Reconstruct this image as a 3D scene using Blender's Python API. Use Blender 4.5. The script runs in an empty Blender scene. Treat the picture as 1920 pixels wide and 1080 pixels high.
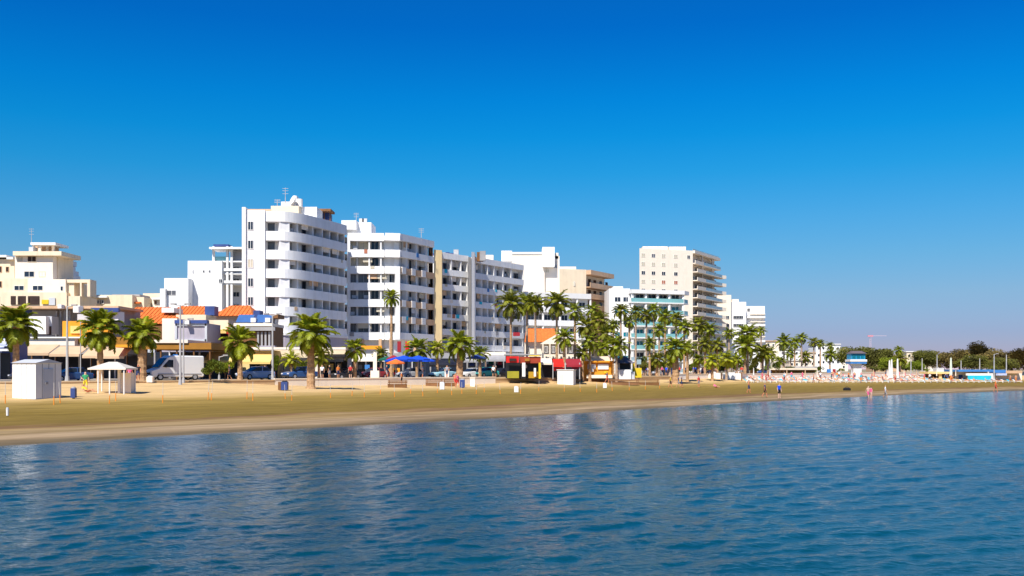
import bpy, math, random
import numpy as np
from mathutils import Vector, Matrix
R = math.radians
random.seed(7)
rng = np.random.default_rng(7)
C = bpy.context.scene.collection
SC = bpy.context.scene

# ---------------------------------------------------------------- camera, sky, sun, exposure
F = 1844.0            # focal length in pixels of a 1920 px wide picture
CAMZ = 3.6            # eye height above the sea (the photograph is taken from a pier)
HOR = 692.0           # picture row of the horizon
cd = bpy.data.cameras.new('camera'); cam = bpy.data.objects.new('camera', cd); C.objects.link(cam)
cam.location = (0, 0, CAMZ); cam.rotation_euler = (R(90), 0, 0)
cd.sensor_width = 36; cd.lens = 36*F/1920; cd.shift_y = (HOR-540)/1920; cd.clip_start = .5; cd.clip_end = 20000
SC.camera = cam
SUN_EL, SUN_AZ = 50.0, math.atan2(-.37, -.929)       # azimuth as the direction TOWARDS the sun measured from +Y to +X
sd = bpy.data.lights.new('sun', 'SUN'); sun = bpy.data.objects.new('sun', sd); C.objects.link(sun)
sd.energy = 4.9; sd.angle = R(.53); sd.color = (1, .95, .87)
to_sun = Vector((math.sin(SUN_AZ)*math.cos(R(SUN_EL)), math.cos(SUN_AZ)*math.cos(R(SUN_EL)), math.sin(R(SUN_EL))))
sun.rotation_euler = to_sun.to_track_quat('Z', 'Y').to_euler(); sun.location = (-60, -90, 120)
W = bpy.data.worlds.new('World'); SC.world = W; W.use_nodes = True
nt = W.node_tree; nt.nodes.clear()
sky = nt.nodes.new('ShaderNodeTexSky'); sky.sky_type = 'NISHITA'; sky.sun_disc = False
sky.sun_elevation = R(SUN_EL); sky.sun_rotation = SUN_AZ; sky.air_density = 1.0; sky.dust_density = .3; sky.ozone_density = 3.0
tc = nt.nodes.new('ShaderNodeTexCoord'); sp = nt.nodes.new('ShaderNodeSeparateXYZ'); rp = nt.nodes.new('ShaderNodeValToRGB')
mx = nt.nodes.new('ShaderNodeMix'); mx.data_type = 'RGBA'; mx.blend_type = 'MULTIPLY'; mx.inputs[0].default_value = 1
bg = nt.nodes.new('ShaderNodeBackground'); bg.inputs[1].default_value = .1; wo = nt.nodes.new('ShaderNodeOutputWorld')
nt.links.new(tc.outputs['Generated'], sp.inputs[0]); nt.links.new(sp.outputs[2], rp.inputs[0])
nt.links.new(sky.outputs[0], mx.inputs[6]); nt.links.new(rp.outputs[0], mx.inputs[7])
nt.links.new(mx.outputs[2], bg.inputs[0]); nt.links.new(bg.outputs[0], wo.inputs[0])
SKYTINT = [(0, (.42, .38, .66)), (.0341, (.338, .387, .66)), (.0721, (.335, .47, .66)), (.1097, (.256, .53, .72)), (.1469, (.17, .565, .80)), (.1932, (.055, .59, .88)), (.2288, (.014, .58, .94)), (.2635, (.004, .54, .98)), (.3278, (.002, .415, .95)), (.6, (.03, .36, .85)), (1, (.06, .34, .78))]   # polarised, strongly saturated blue of the photograph
while len(rp.color_ramp.elements) > 1: rp.color_ramp.elements.remove(rp.color_ramp.elements[-1])
for k_, (p_, c_) in enumerate(SKYTINT):
    e_ = rp.color_ramp.elements[0] if k_ == 0 else rp.color_ramp.elements.new(p_)
    e_.position = p_; e_.color = (*c_, 1)
SC.view_settings.view_transform = 'Standard'; SC.view_settings.look = 'None'; SC.view_settings.gamma = 1
SC.view_settings.use_curve_mapping = False; SC.view_settings.exposure = .45

# ---------------------------------------------------------------- helpers
def PX(px, D): return ((px-960)/F*D, D)
def ZY(y, D): return CAMZ+(HOR-y)/F*D

MATS = {}
def mat(name, col, rough=.8, var=.12, scale=1.5, bump=0., metal=0., spec=.3, streak=0., emit=0, transl=0, fine=0):
    """plain procedural surface: base colour broken up by noise, vertical weather streaks, fine grain"""
    if name in MATS: return MATS[name]
    m = bpy.data.materials.new(name); m.use_nodes = True; t = m.node_tree
    b = t.nodes['Principled BSDF']; b.inputs['Roughness'].default_value = rough
    b.inputs['Metallic'].default_value = metal; b.inputs['Specular IOR Level'].default_value = spec
    co = t.nodes.new('ShaderNodeTexCoord')
    n = t.nodes.new('ShaderNodeTexNoise'); n.inputs['Scale'].default_value = scale; n.inputs['Detail'].default_value = 6
    gp = t.nodes.new('ShaderNodeNewGeometry')
    t.links.new(gp.outputs['Position'], n.inputs['Vector'])
    r = t.nodes.new('ShaderNodeValToRGB'); r.color_ramp.elements[0].position = .3; r.color_ramp.elements[1].position = .7
    r.color_ramp.elements[0].color = (*[max(0, c*(1-var)) for c in col], 1)
    r.color_ramp.elements[1].color = (*[min(1, c*(1+var*.6)) for c in col], 1)
    t.links.new(n.outputs['Fac'], r.inputs[0]); last = r.outputs[0]
    if streak:
        mp = t.nodes.new('ShaderNodeMapping'); mp.inputs['Scale'].default_value = (1.3, 1.3, .12)
        n2 = t.nodes.new('ShaderNodeTexNoise'); n2.inputs['Scale'].default_value = 1.; n2.inputs['Detail'].default_value = 5
        t.links.new(gp.outputs['Position'], mp.inputs[0]); t.links.new(mp.outputs[0], n2.inputs['Vector'])
        r2 = t.nodes.new('ShaderNodeValToRGB'); r2.color_ramp.elements[0].position = .5; r2.color_ramp.elements[1].position = .75
        r2.color_ramp.elements[0].color = (1, 1, 1, 1); r2.color_ramp.elements[1].color = (1-streak, 1-streak*1.1, 1-streak*1.3, 1)
        mm = t.nodes.new('ShaderNodeMix'); mm.data_type = 'RGBA'; mm.blend_type = 'MULTIPLY'; mm.inputs[0].default_value = 1
        t.links.new(n2.outputs['Fac'], r2.inputs[0]); t.links.new(last, mm.inputs[6]); t.links.new(r2.outputs[0], mm.inputs[7]); last = mm.outputs[2]
    t.links.new(last, b.inputs['Base Color'])
    if bump:
        n3 = t.nodes.new('ShaderNodeTexNoise'); n3.inputs['Scale'].default_value = scale*6; t.links.new(gp.outputs['Position'], n3.inputs['Vector'])
        bp = t.nodes.new('ShaderNodeBump'); bp.inputs['Strength'].default_value = bump; bp.inputs['Distance'].default_value = .05
        t.links.new(n3.outputs['Fac'], bp.inputs['Height']); t.links.new(bp.outputs[0], b.inputs['Normal'])
    if transl:
        tr = t.nodes.new('ShaderNodeBsdfTranslucent'); ms = t.nodes.new('ShaderNodeMixShader'); ms.inputs[0].default_value = transl
        t.links.new(last, tr.inputs[0]); t.links.new(b.outputs[0], ms.inputs[1]); t.links.new(tr.outputs[0], ms.inputs[2])
        t.links.new(ms.outputs[0], t.nodes['Material Output'].inputs[0])
    MATS[name] = m
    return m

white = mat('white_stucco', (.86, .85, .83), .75, .05, .6, streak=.10)
white2 = mat('white_paint', (.80, .78, .74), .6, .04, 2)
lilac = mat('lilac_grey_plaster', (.42, .38, .43), .8, .08, 1, streak=.12)
cream = mat('cream_plaster', (.80, .66, .47), .8, .06, .8, streak=.12)
pale = mat('pale_cream_plaster', (.86, .75, .61), .8, .04, .8, streak=.05)
yellowc = mat('yellow_cream_plaster', (.76, .58, .26), .8, .08, .8, streak=.1)
tan = mat('tan_plaster', (.62, .40, .24), .8, .08, .8, streak=.15)
brown = mat('brown_cladding', (.20, .09, .03), .7, .2, 1.5)
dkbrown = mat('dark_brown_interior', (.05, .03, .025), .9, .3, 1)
grey = mat('grey_render', (.35, .34, .34), .8, .12, .8, streak=.15)
ltgrey = mat('light_grey_metal', (.55, .56, .58), .5, .06, 1, spec=.5)
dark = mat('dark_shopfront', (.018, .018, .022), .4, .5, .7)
glass = mat('dark_window_glass', (.02, .03, .05), .14, .6, .25, spec=.35)
glass2 = mat('curtained_window_glass', (.12, .12, .13), .25, .4, .5, spec=.6)
frameg = mat('grey_aluminium_frame', (.34, .34, .36), .5, .08, 2)
beigesh = mat('beige_shutter', (.56, .50, .38), .6, .08, 2)
redsh = mat('faded_red_shutter', (.45, .16, .09), .6, .08, 2)
teal = mat('teal_balcony_glass', (.20, .44, .44), .12, .15, .4, spec=.6)
bluegl = mat('pale_blue_balcony_glass', (.35, .46, .50), .15, .15, .4, spec=.6)
tealdk = mat('deep_teal_glazing', (.0, .17, .24), .15, .5, .35, spec=.6)
tile = mat('orange_roof_tiles', (.68, .17, .035), .8, .25, 2.5, bump=.4)
orange = mat('orange_panel', (.80, .32, .02), .6, .08, 1)
amber = mat('amber_brown_beam', (.36, .16, .02), .7, .15, 1)
awn = mat('sand_awning_cloth', (.60, .42, .26), .9, .08, 1)
awny = mat('yellow_awning_cloth', (.80, .55, .18), .9, .08, 1)
awnb = mat('blue_parasol_cloth', (.01, .08, .62), .9, .15, 1, transl=.15)
awnr = mat('red_awning_cloth', (.70, .02, .01), .8, .1, 1)
awnd = mat('dark_red_awning_cloth', (.30, .02, .03), .9, .1, 1)
stripe = mat('pale_blue_white_awning', (.50, .55, .75), .9, .3, 2)
yellow = mat('yellow_signboard', (.70, .50, .02), .6, .08, 1)
red = mat('red_signboard', (.58, .015, .012), .5, .08, 1)
navy = mat('navy_panel', (.04, .07, .22), .5, .2, 1)
solar = mat('solar_panel_glass', (.06, .14, .34), .2, .1, 3, spec=.6)
green_cloth = mat('dark_green_cloth', (.01, .10, .06), .9, .1, 1)
turq = mat('turquoise_screen', (.02, .48, .62), .6, .1, 1)
bluerf = mat('blue_roof_sheet', (.05, .20, .50), .5, .1, 1)
trunkm = mat('palm_trunk_bark', (.46, .28, .145), .95, .35, 5, bump=.6)
trunkg = mat('grey_palm_bark', (.42, .30, .21), .95, .3, 5, bump=.6)
bark = mat('tree_bark', (.14, .09, .055), .95, .3, 3, bump=.5)
frondm = mat('palm_frond_green', (.29, .33, .012), .5, .5, .8, spec=.4, transl=.3)
frondl = mat('young_frond_yellow_green', (.44, .46, .02), .55, .4, .8, spec=.35, transl=.3)
frondo = mat('olive_frond', (.25, .255, .014), .6, .5, .6, spec=.35, transl=.22)
skirtm = mat('dead_frond_straw', (.34, .18, .05), .95, .3, 3)
leafm = mat('olive_tree_leaves', (.125, .125, .015), .7, .6, .25, transl=.15)
leafb = mat('brown_green_tree_leaves', (.17, .125, .03), .7, .6, .25, transl=.15)
leafg = mat('bright_shrub_leaves', (.22, .27, .015), .7, .6, .4, transl=.25)
orst = mat('orange_stake_paint', (.85, .26, .015), .6, .1, 3)
gst = mat('pale_grey_post', (.60, .55, .48), .6, .1, 3)
polem = mat('galvanised_steel', (.42, .42, .42), .45, .1, 2, spec=.5)
rubber = mat('black_rubber', (.02, .02, .02), .9, .1, 3)
chrome = mat('wheel_alloy', (.5, .5, .52), .35, .05, 3, metal=.6)
lampg = mat('headlight_lens', (.75, .75, .78), .15, .05, 3, spec=.8)
wood = mat('brown_timber', (.25, .12, .05), .8, .2, 2)
stone = mat('pale_stone_wall', (.72, .62, .49), .85, .12, 1.2, bump=.2, streak=.12)
hedgem = leafg

class MB:
    def __init__(s): s.v = []; s.f = []; s.mi = []; s.m = 0
    def add(s, vs, fs):
        b = len(s.v); s.v += [tuple(v) for v in vs]
        for f in fs: s.f.append(tuple(b+i for i in f)); s.mi.append(s.m)
    def box(s, x0, x1, y0, y1, z0, z1):
        s.prism([(x0, y0), (x1, y0), (x1, y1), (x0, y1)], z0, z1); return s
    def prism(s, poly, z0, z1):
        n = len(poly); a = sum(poly[i][0]*poly[(i+1) % n][1]-poly[(i+1) % n][0]*poly[i][1] for i in range(n))
        if a < 0: poly = poly[::-1]
        vs = [(p[0], p[1], z0) for p in poly]+[(p[0], p[1], z1) for p in poly]
        s.add(vs, [tuple(range(n))[::-1], tuple(range(n, 2*n))]+[(i, (i+1) % n, n+(i+1) % n, n+i) for i in range(n)]); return s
    def strip(s, path, d0, d1, z0, z1):      # a wall that follows a polyline, between two offsets
        a = offset(path, d0); b = offset(path, d1); s.prism(a+b[::-1], z0, z1); return s
    def obox(s, A, B, d0, d1, z0, z1):       # box along A-B, between offsets d0, d1 outward
        return s.strip([A, B], d0, d1, z0, z1)
    def tube(s, p, q, r0, r1=None, n=8, cap=True):
        r1 = r0 if r1 is None else r1; p = Vector(p); q = Vector(q); d = (q-p).normalized()
        u = d.orthogonal().normalized(); w = d.cross(u); vs = []
        for c, r in ((p, r0), (q, r1)):
            for i in range(n):
                a = 2*math.pi*i/n; vs.append(c+u*r*math.cos(a)+w*r*math.sin(a))
        fs = [(i, (i+1) % n, n+(i+1) % n, n+i) for i in range(n)]
        if cap: fs += [tuple(range(n))[::-1], tuple(range(n, 2*n))]
        s.add(vs, fs); return s
    def loft(s, rings, cap=True):
        n = len(rings[0]); vs = [p for r in rings for p in r]; fs = []
        for k in range(len(rings)-1):
            for i in range(n): fs.append((k*n+i, k*n+(i+1) % n, (k+1)*n+(i+1) % n, (k+1)*n+i))
        if cap: fs += [tuple(range(n))[::-1], tuple(range((len(rings)-1)*n, len(rings)*n))]
        s.add(vs, fs); return s
    def mesh(s, name, mats=None, smooth=False, shift=(0, 0, 0), fix=True):
        me = bpy.data.meshes.new(name)
        v = s.v if shift == (0, 0, 0) else [(a-shift[0], b-shift[1], c-shift[2]) for a, b, c in s.v]
        me.from_pydata(v, [], s.f)
        for m in (mats or [None]): me.materials.append(m)
        if any(s.mi): me.polygons.foreach_set('material_index', s.mi)
        if smooth: me.polygons.foreach_set('use_smooth', [True]*len(s.f))
        if fix:
            import bmesh
            bm = bmesh.new(); bm.from_mesh(me); bmesh.ops.recalc_face_normals(bm, faces=bm.faces); bm.to_mesh(me); bm.free()
        me.update(); return me

def offset(path, d):
    out = []
    for i, p in enumerate(path):
        ns = []
        if i > 0: ns.append(_nrm(path[i-1], p))
        if i < len(path)-1: ns.append(_nrm(p, path[i+1]))
        if len(ns) == 2:
            k = 1+ns[0][0]*ns[1][0]+ns[0][1]*ns[1][1]
            n = ((ns[0][0]+ns[1][0])/max(k, .35), (ns[0][1]+ns[1][1])/max(k, .35))
        else: n = ns[0]
        out.append((p[0]+n[0]*d, p[1]+n[1]*d))
    return out
def _nrm(a, b):
    dx, dy = b[0]-a[0], b[1]-a[1]; L = math.hypot(dx, dy) or 1
    return (dy/L, -dx/L)
def hit(path, px):
    """where the sight line through picture column px meets a wall line; returns point and outward normal"""
    k = (px-960)/F; best = None
    for a, b in zip(path[:-1], path[1:]):
        fa = a[0]-k*a[1]; fb = b[0]-k*b[1]
        t = fa/(fa-fb) if fa != fb else 0
        e = 0 if 0 <= t <= 1 else min(abs(t), abs(t-1))
        if best is None or e < best[0]: best = (e, (a[0]+(b[0]-a[0])*t, a[1]+(b[1]-a[1])*t), _nrm(a, b))
    return best[1], best[2]

def label(o, lab, cat=None, group=None, kind=None):
    if lab: o['label'] = lab
    if cat: o['category'] = cat
    if group: o['group'] = group
    if kind: o['kind'] = kind
    return o
def thing(name, lab, cat, loc=(0, 0, 0), rz=0, group=None):
    o = bpy.data.objects.new(name, None); C.objects.link(o); o.location = loc; o.rotation_euler = (0, 0, rz); o.empty_display_size = .3
    return label(o, lab, cat, group)
def part(name, mb, m, root, lab=None, smooth=False):
    """mesh given in world coordinates, put under a root that is not rotated"""
    sh = (0, 0, 0); r = root
    while r is not None: sh = tuple(a+b for a, b in zip(sh, r.location)); r = r.parent
    o = bpy.data.objects.new(name, mb.mesh(name, m if isinstance(m, list) else [m], smooth, sh)); C.objects.link(o); o.parent = root
    if lab: o['label'] = lab
    return o
def struct(name, mb, m, smooth=False):
    o = bpy.data.objects.new(name, mb.mesh(name, [m], smooth)); C.objects.link(o); o['kind'] = 'structure'; return o
CACHE = {}
def cached(key, fn):
    if key not in CACHE: CACHE[key] = fn()
    return CACHE[key]
def inst(name, me, m, parent=None, loc=(0, 0, 0), rot=(0, 0, 0), sc=None):
    o = bpy.data.objects.new(name, me); C.objects.link(o); o.parent = parent; o.location = loc; o.rotation_euler = rot
    if sc: o.scale = sc
    ms = m if isinstance(m, list) else [m]
    for i, mm in enumerate(ms):
        if mm is not None and i < len(o.material_slots): o.material_slots[i].link = 'OBJECT'; o.material_slots[i].material = mm
    return o

# ---------------------------------------------------------------- coast frame: s runs along the shore, u inland
A0 = (-23.6, 45.0); T = (.672, .740); N = (-.740, .672)
def su(x, y): dx, dy = x-A0[0], y-A0[1]; return dx*T[0]+dy*T[1], dx*N[0]+dy*N[1]
def xy(s, u): return (A0[0]+s*T[0]+u*N[0], A0[1]+s*T[1]+u*N[1])
SHS = [-300, -100, 0, 39, 65, 89, 122, 163, 250, 400, 900]; SHU = [-6, -3, 0, 1.5, 3.2, 4.5, 4.3, .2, -15, -40, -160]
def shore(s): return float(np.interp(s, SHS, SHU))
UE = 46.0; ZP = 2.4
def beach_z(s, u):
    v = u-shore(s); k = min(max((s-20)/90, 0), 1)
    tp = float(np.interp(s, [0, 38, 50, 78, 88, 140, 172], [2.32, 2.32, 1.75, 1.75, 2.25, 2.2, 1.55]))
    a = np.interp(v, [-60, -12, 0, 3, 12, 28, 38, 46], [-4, -1, 0, .28, .75, 1.4, (1.4+tp)/2, tp])
    b = np.interp(v, [-60, -12, 0, 3, 12, 28, 38, 46], [-4, -1, 0, .24, .5, .85, (.85+tp)/2-.1, tp])
    return float(a*(1-k)+b*k)
def gz(x, y):
    s, u = su(x, y); return ZP if u >= UE else beach_z(s, u)
def on_ground(px, py, lo=20, hi=420):
    """where the sight line through a picture point meets the beach or promenade"""
    best = None
    for i in range(1200):
        D = lo*(hi/lo)**(i/1199); x = (px-960)/F*D; z = gz(x, D)
        e = abs(HOR-(z-CAMZ)*F/D-py)
        if best is None or e < best[0]-1e-9: best = (e, x, D, z)
    return best[1:]
def at(px, D): x = (px-960)/F*D; return (x, D, gz(x, D))
# ---------------------------------------------------------------- sea
def sea():
    th = np.concatenate([np.linspace(-85, -33, 26)[:-1], np.linspace(-33, 33, 620), np.linspace(33, 85, 26)[1:]])*math.pi/180
    rr = np.concatenate([np.geomspace(2.5, 11, 24)[:-1], np.geomspace(11, 210, 880), np.geomspace(210, 9000, 50)[1:]])
    TH, RR = np.meshgrid(th, rr); X = RR*np.sin(TH); Y = RR*np.cos(TH)
    dx, dy = X-A0[0], Y-A0[1]; S = dx*T[0]+dy*T[1]; U = dx*N[0]+dy*N[1]
    off = np.interp(S, SHS, SHU)-U            # metres seaward of the shoreline
    Z = np.zeros_like(X)
    cell = RR*.0034
    env = np.clip((off+3)/7, .4, 1)*(.75+.25*np.sin(X*.06+1.3)*np.sin(Y*.045+.4))
    base = math.atan2(N[1], N[0])
    for i in range(80):
        lam = .16*(3.0/.16)**(i/79)*rng.uniform(.9, 1.1); a = base+rng.normal(0, .52)
        k = 2*math.pi/lam; amp = .0047*lam**.9*min(1, (1.1/lam)**1.1)
        w = np.clip(lam/cell/2.4-1, 0, 1)
        ph = k*(X*math.cos(a)+Y*math.sin(a))+rng.uniform(0, 6.28)
        # narrow crests, wide troughs, grouped in patches
        gr = .6+.4*np.sin(X*rng.uniform(-.5, .5)/lam**.5+Y*rng.uniform(-.3, .3)/lam**.5+rng.uniform(0, 6))
        Z += amp*w*gr*(np.sin(ph)+.22*np.sin(2*ph+.6))
    calm = 1-.6*np.exp(-((off-2.2)/2.2)**2)
    Z *= env*calm
    Z += (.17*np.exp(-(np.maximum(off-.9, 0)/2.0)**2)*np.clip((off+1)/1.6, 0, 1))*(.75+.25*np.sin(S*.11+.5))*np.clip((150-S)/60, .25, 1)-.03   # low swell running onto the sand
    nr, nc = X.shape
    v = np.stack([X, Y, Z], -1).reshape(-1, 3)
    i = np.arange(nr-1)[:, None]*nc+np.arange(nc-1)[None, :]
    q = np.stack([i, i+1, i+nc+1, i+nc], -1).reshape(-1, 4)
    me = bpy.data.meshes.new('sea'); me.vertices.add(len(v)); me.vertices.foreach_set('co', v.ravel())
    me.loops.add(q.size); me.loops.foreach_set('vertex_index', q.ravel().astype(np.int32))
    me.polygons.add(len(q)); me.polygons.foreach_set('loop_start', np.arange(0, q.size, 4, dtype=np.int32))
    me.polygons.foreach_set('use_smooth', np.ones(len(q), bool)); me.update(calc_edges=True); me.validate()
    m = bpy.data.materials.new('sea_water'); m.use_nodes = True; t = m.node_tree; b = t.nodes['Principled BSDF']
    b.inputs['Base Color'].default_value = (.002, .055, .105, 1); b.inputs['Roughness'].default_value = .07; b.inputs['IOR'].default_value = 1.333
    g = t.nodes.new('ShaderNodeNewGeometry')
    def noise(sc, det, st=(1, 1, 1), rot=0):
        mp = t.nodes.new('ShaderNodeMapping'); mp.inputs['Scale'].default_value = st; mp.inputs['Rotation'].default_value = (0, 0, rot)
        t.links.new(g.outputs['Position'], mp.inputs[0])
        n = t.nodes.new('ShaderNodeTexNoise'); n.inputs['Scale'].default_value = sc; n.inputs['Detail'].default_value = det; n.inputs['Roughness'].default_value = .6
        t.links.new(mp.outputs[0], n.inputs['Vector']); return n.outputs['Fac']
    b1 = t.nodes.new('ShaderNodeBump'); b1.inputs['Strength'].default_value = .46; b1.inputs['Distance'].default_value = .075
    t.links.new(noise(3.4, 8, (1, 1.35, 1), .83), b1.inputs['Height'])
    b2 = t.nodes.new('ShaderNodeBump'); b2.inputs['Strength'].default_value = .18; b2.inputs['Distance'].default_value = .22
    t.links.new(noise(1.5, 4, (1, 1.8, 1), .83), b2.inputs['Height']); t.links.new(b1.outputs[0], b2.inputs['Normal'])
    t.links.new(b2.outputs[0], b.inputs['Normal'])
    rr_ = t.nodes.new('ShaderNodeValToRGB'); rr_.color_ramp.elements[0].position = .35; rr_.color_ramp.elements[1].position = .7
    rr_.color_ramp.elements[0].color = (.001, .030, .044, 1); rr_.color_ramp.elements[1].color = (.002, .058, .080, 1)
    t.links.new(noise(.05, 4), rr_.inputs[0]); t.links.new(rr_.outputs[0], b.inputs['Base Color'])
    me.materials.append(m)
    o = bpy.data.objects.new('sea', me); C.objects.link(o); o['kind'] = 'structure'
sea()

# ---------------------------------------------------------------- beach, promenade, road, inland ground
def beach():
    ss = np.concatenate([np.linspace(-300, -40, 14)[:-1], np.linspace(-40, 260, 301), np.linspace(260, 900, 20)[1:]])
    vs_ = np.concatenate([np.array([-60, -30, -12, -6, -3, -1.5]), np.linspace(-.8, 8, 34), np.linspace(8.5, 70, 80)])
    vt = []; at_ = []
    for s in ss:
        for v in vs_:
            u = v+shore(s)
            if u > UE+.1: u = UE+.1
            x, y = xy(s, u)
            z = beach_z(s, u)
            if v > 7: z += .03*math.sin(s*.9+v*.7)*math.sin(v*.8-s*.21)+rng.normal(0, .012)
            vt.append((x, y, z)); at_.append(v+min(max((75-s)/55, 0), 1)*9*(v > 8)*min(1, (v-8)/10))
    n = len(vs_); fs = [(i*n+j, (i+1)*n+j, (i+1)*n+j+1, i*n+j+1) for i in range(len(ss)-1) for j in range(n-1)]
    me = bpy.data.meshes.new('beach'); me.from_pydata(vt, [], fs); me.polygons.foreach_set('use_smooth', [True]*len(fs))
    a = me.attributes.new('inland', 'FLOAT', 'POINT'); a.data.foreach_set('value', at_)
    m = bpy.data.materials.new('beach_sand'); m.use_nodes = True; t = m.node_tree; b = t.nodes['Principled BSDF']; b.inputs['Roughness'].default_value = .95
    b.inputs['Specular IOR Level'].default_value = .1
    at = t.nodes.new('ShaderNodeAttribute'); at.attribute_name = 'inland'; g = t.nodes.new('ShaderNodeNewGeometry')
    mp = t.nodes.new('ShaderNodeMapping'); mp.vector_type = 'TEXTURE'; mp.inputs['Rotation'].default_value = (0, 0, math.atan2(T[1], T[0])); mp.inputs['Scale'].default_value = (9, 1, 1)
    t.links.new(g.outputs['Position'], mp.inputs[0])
    n1 = t.nodes.new('ShaderNodeTexNoise'); n1.inputs['Scale'].default_value = .5; n1.inputs['Detail'].default_value = 7; t.links.new(mp.outputs[0], n1.inputs['Vector'])
    ma = t.nodes.new('ShaderNodeMath'); ma.operation = 'MULTIPLY_ADD'; ma.inputs[1].default_value = 7.0; t.links.new(n1.outputs['Fac'], ma.inputs[0]); t.links.new(at.outputs['Fac'], ma.inputs[2])
    mr = t.nodes.new('ShaderNodeMapRange'); mr.inputs[1].default_value = 3.5; mr.inputs[2].default_value = 53.5; t.links.new(ma.outputs[0], mr.inputs[0])
    r = t.nodes.new('ShaderNodeValToRGB'); e = r.color_ramp.elements
    cols = [(0, (.13, .10, .06)), (.035, (.23, .165, .095)), (.06, (.33, .24, .145)), (.075, (.22, .155, .075)), (.10, (.29, .205, .105)), (.125, (.25, .17, .07)), (.145, (.17, .095, .05)), (.165, (.18, .122, .030)), (.42, (.20, .136, .028)), (.60, (.27, .185, .048)), (.68, (.42, .285, .105)), (.76, (.58, .40, .19)), (1, (.60, .41, .20))]
    e[0].position = 0; e[0].color = (*cols[0][1], 1); e[1].position = 1; e[1].color = (*cols[-1][1], 1)
    for p, c in cols[1:-1]: k = e.new(p); k.color = (*c, 1)
    t.links.new(mr.outputs[0], r.inputs[0])
    n2 = t.nodes.new('ShaderNodeTexNoise'); n2.inputs['Scale'].default_value = 1.4; n2.inputs['Detail'].default_value = 10; n2.inputs['Roughness'].default_value = .7
    mp2 = t.nodes.new('ShaderNodeMapping'); mp2.vector_type = 'TEXTURE'; mp2.inputs['Rotation'].default_value = mp.inputs['Rotation'].default_value; mp2.inputs['Scale'].default_value = (8, .8, 1)
    t.links.new(g.outputs['Position'], mp2.inputs[0]); t.links.new(mp2.outputs[0], n2.inputs['Vector'])
    r2 = t.nodes.new('ShaderNodeValToRGB'); r2.color_ramp.elements[0].position = .3; r2.color_ramp.elements[1].position = .72
    r2.color_ramp.elements[0].color = (.66, .64, .60, 1); r2.color_ramp.elements[1].color = (1.34, 1.32, 1.30, 1)
    mm = t.nodes.new('ShaderNodeMix'); mm.data_type = 'RGBA'; mm.blend_type = 'MULTIPLY'; mm.inputs[0].default_value = 1
    t.links.new(n2.outputs['Fac'], r2.inputs[0]); t.links.new(r.outputs[0], mm.inputs[6]); t.links.new(r2.outputs[0], mm.inputs[7]); t.links.new(mm.outputs[2], b.inputs['Base Color'])
    bp = t.nodes.new('ShaderNodeBump'); bp.inputs['Strength'].default_value = .5; bp.inputs['Distance'].default_value = .06
    t.links.new(n2.outputs['Fac'], bp.inputs['Height']); t.links.new(bp.outputs[0], b.inputs['Normal'])
    me.materials.append(m); o = bpy.data.objects.new('beach', me); C.objects.link(o); o['kind'] = 'structure'
beach()
def lane(name, u0, u1, z, m, s0=-500, s1=1200, thick=None):
    mb = MB(); P = [xy(s0, u0), xy(s1, u0), xy(s1, u1), xy(s0, u1)]
    mb.prism(P, z-(thick or .5), z); return struct(name, mb, m)
prom_m = mat('promenade_paving', (.52, .37, .21), .85, .15, .6)
lane('promenade', UE+.15, UE+8, ZP, prom_m)
lane('kerb', UE+8, UE+8.2, ZP+.004, stone)
lane('road', UE+8.2, UE+17, ZP-.12, mat('asphalt', (.055, .055, .058), .9, .2, 1))
lane('pavement', UE+17, UE+44, ZP, mat('paving_slabs', (.42, .36, .29), .85, .15, .6))
lane('ground', UE+44, 3500, ZP-.02, mat('inland_ground', (.28, .23, .14), .95, .3, .02), -3500, 4500)
for k in range(40):
    mb = MB(); a = k*7.0-20; mb.prism([xy(a, UE+12.5), xy(a+3, UE+12.5), xy(a+3, UE+12.65), xy(a, UE+12.65)], ZP-.12, ZP-.116)
    o = struct('road_marking', mb, white2)
def seawall(s0, s1, zt, m, lab, zb=-.3, th=.35, cap=None):
    a, b = xy(s0, UE), xy(s1, UE); r = thing('sea_wall', lab, 'wall', (a[0], a[1], 1))
    L = s1-s0; n = max(1, int(L/6))
    for i in range(n):                         # cast sections with open joints
        p, q = xy(s0+L*i/n+.02, UE), xy(s0+L*(i+1)/n-.02, UE)
        part('wall_section', MB().obox(p, q, -.05, th, zb, zt-.1), m, r)
    part('coping', MB().obox(a, b, -.12, th+.06, zt-.1, zt), cap or pale, r)
seawall(-60, 46, ZP+.02, mat('tan_wall', (.58, .40, .22), .9, .1, 1), 'long low tan sea wall behind the pale sand below the van', cap=MATS['tan_wall'])
seawall(46, 82, ZP+.15, pale, 'pale cream sea wall with dark niches below the blue parasols')
seawall(82, 128, ZP-.1, MATS['tan_wall'], 'low sandy wall behind the orange beach kiosk', cap=MATS['tan_wall'])
seawall(128, 420, ZP+.35, mat('white_beach_wall', (.90, .80, .72), .8, .06, 1), 'long white wall behind the crowd of sunbathers')
# hills on the far horizon
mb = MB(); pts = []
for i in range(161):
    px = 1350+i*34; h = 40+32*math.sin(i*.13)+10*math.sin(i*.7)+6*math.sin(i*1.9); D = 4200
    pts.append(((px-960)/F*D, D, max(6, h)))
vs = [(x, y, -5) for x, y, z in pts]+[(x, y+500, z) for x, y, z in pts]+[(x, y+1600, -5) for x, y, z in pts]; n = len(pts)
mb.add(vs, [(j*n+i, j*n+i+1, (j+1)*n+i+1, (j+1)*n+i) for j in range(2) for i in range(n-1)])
struct('hills', mb, mat('hazy_pink_hill', (.50, .38, .40), 1, .15, .004))

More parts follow.
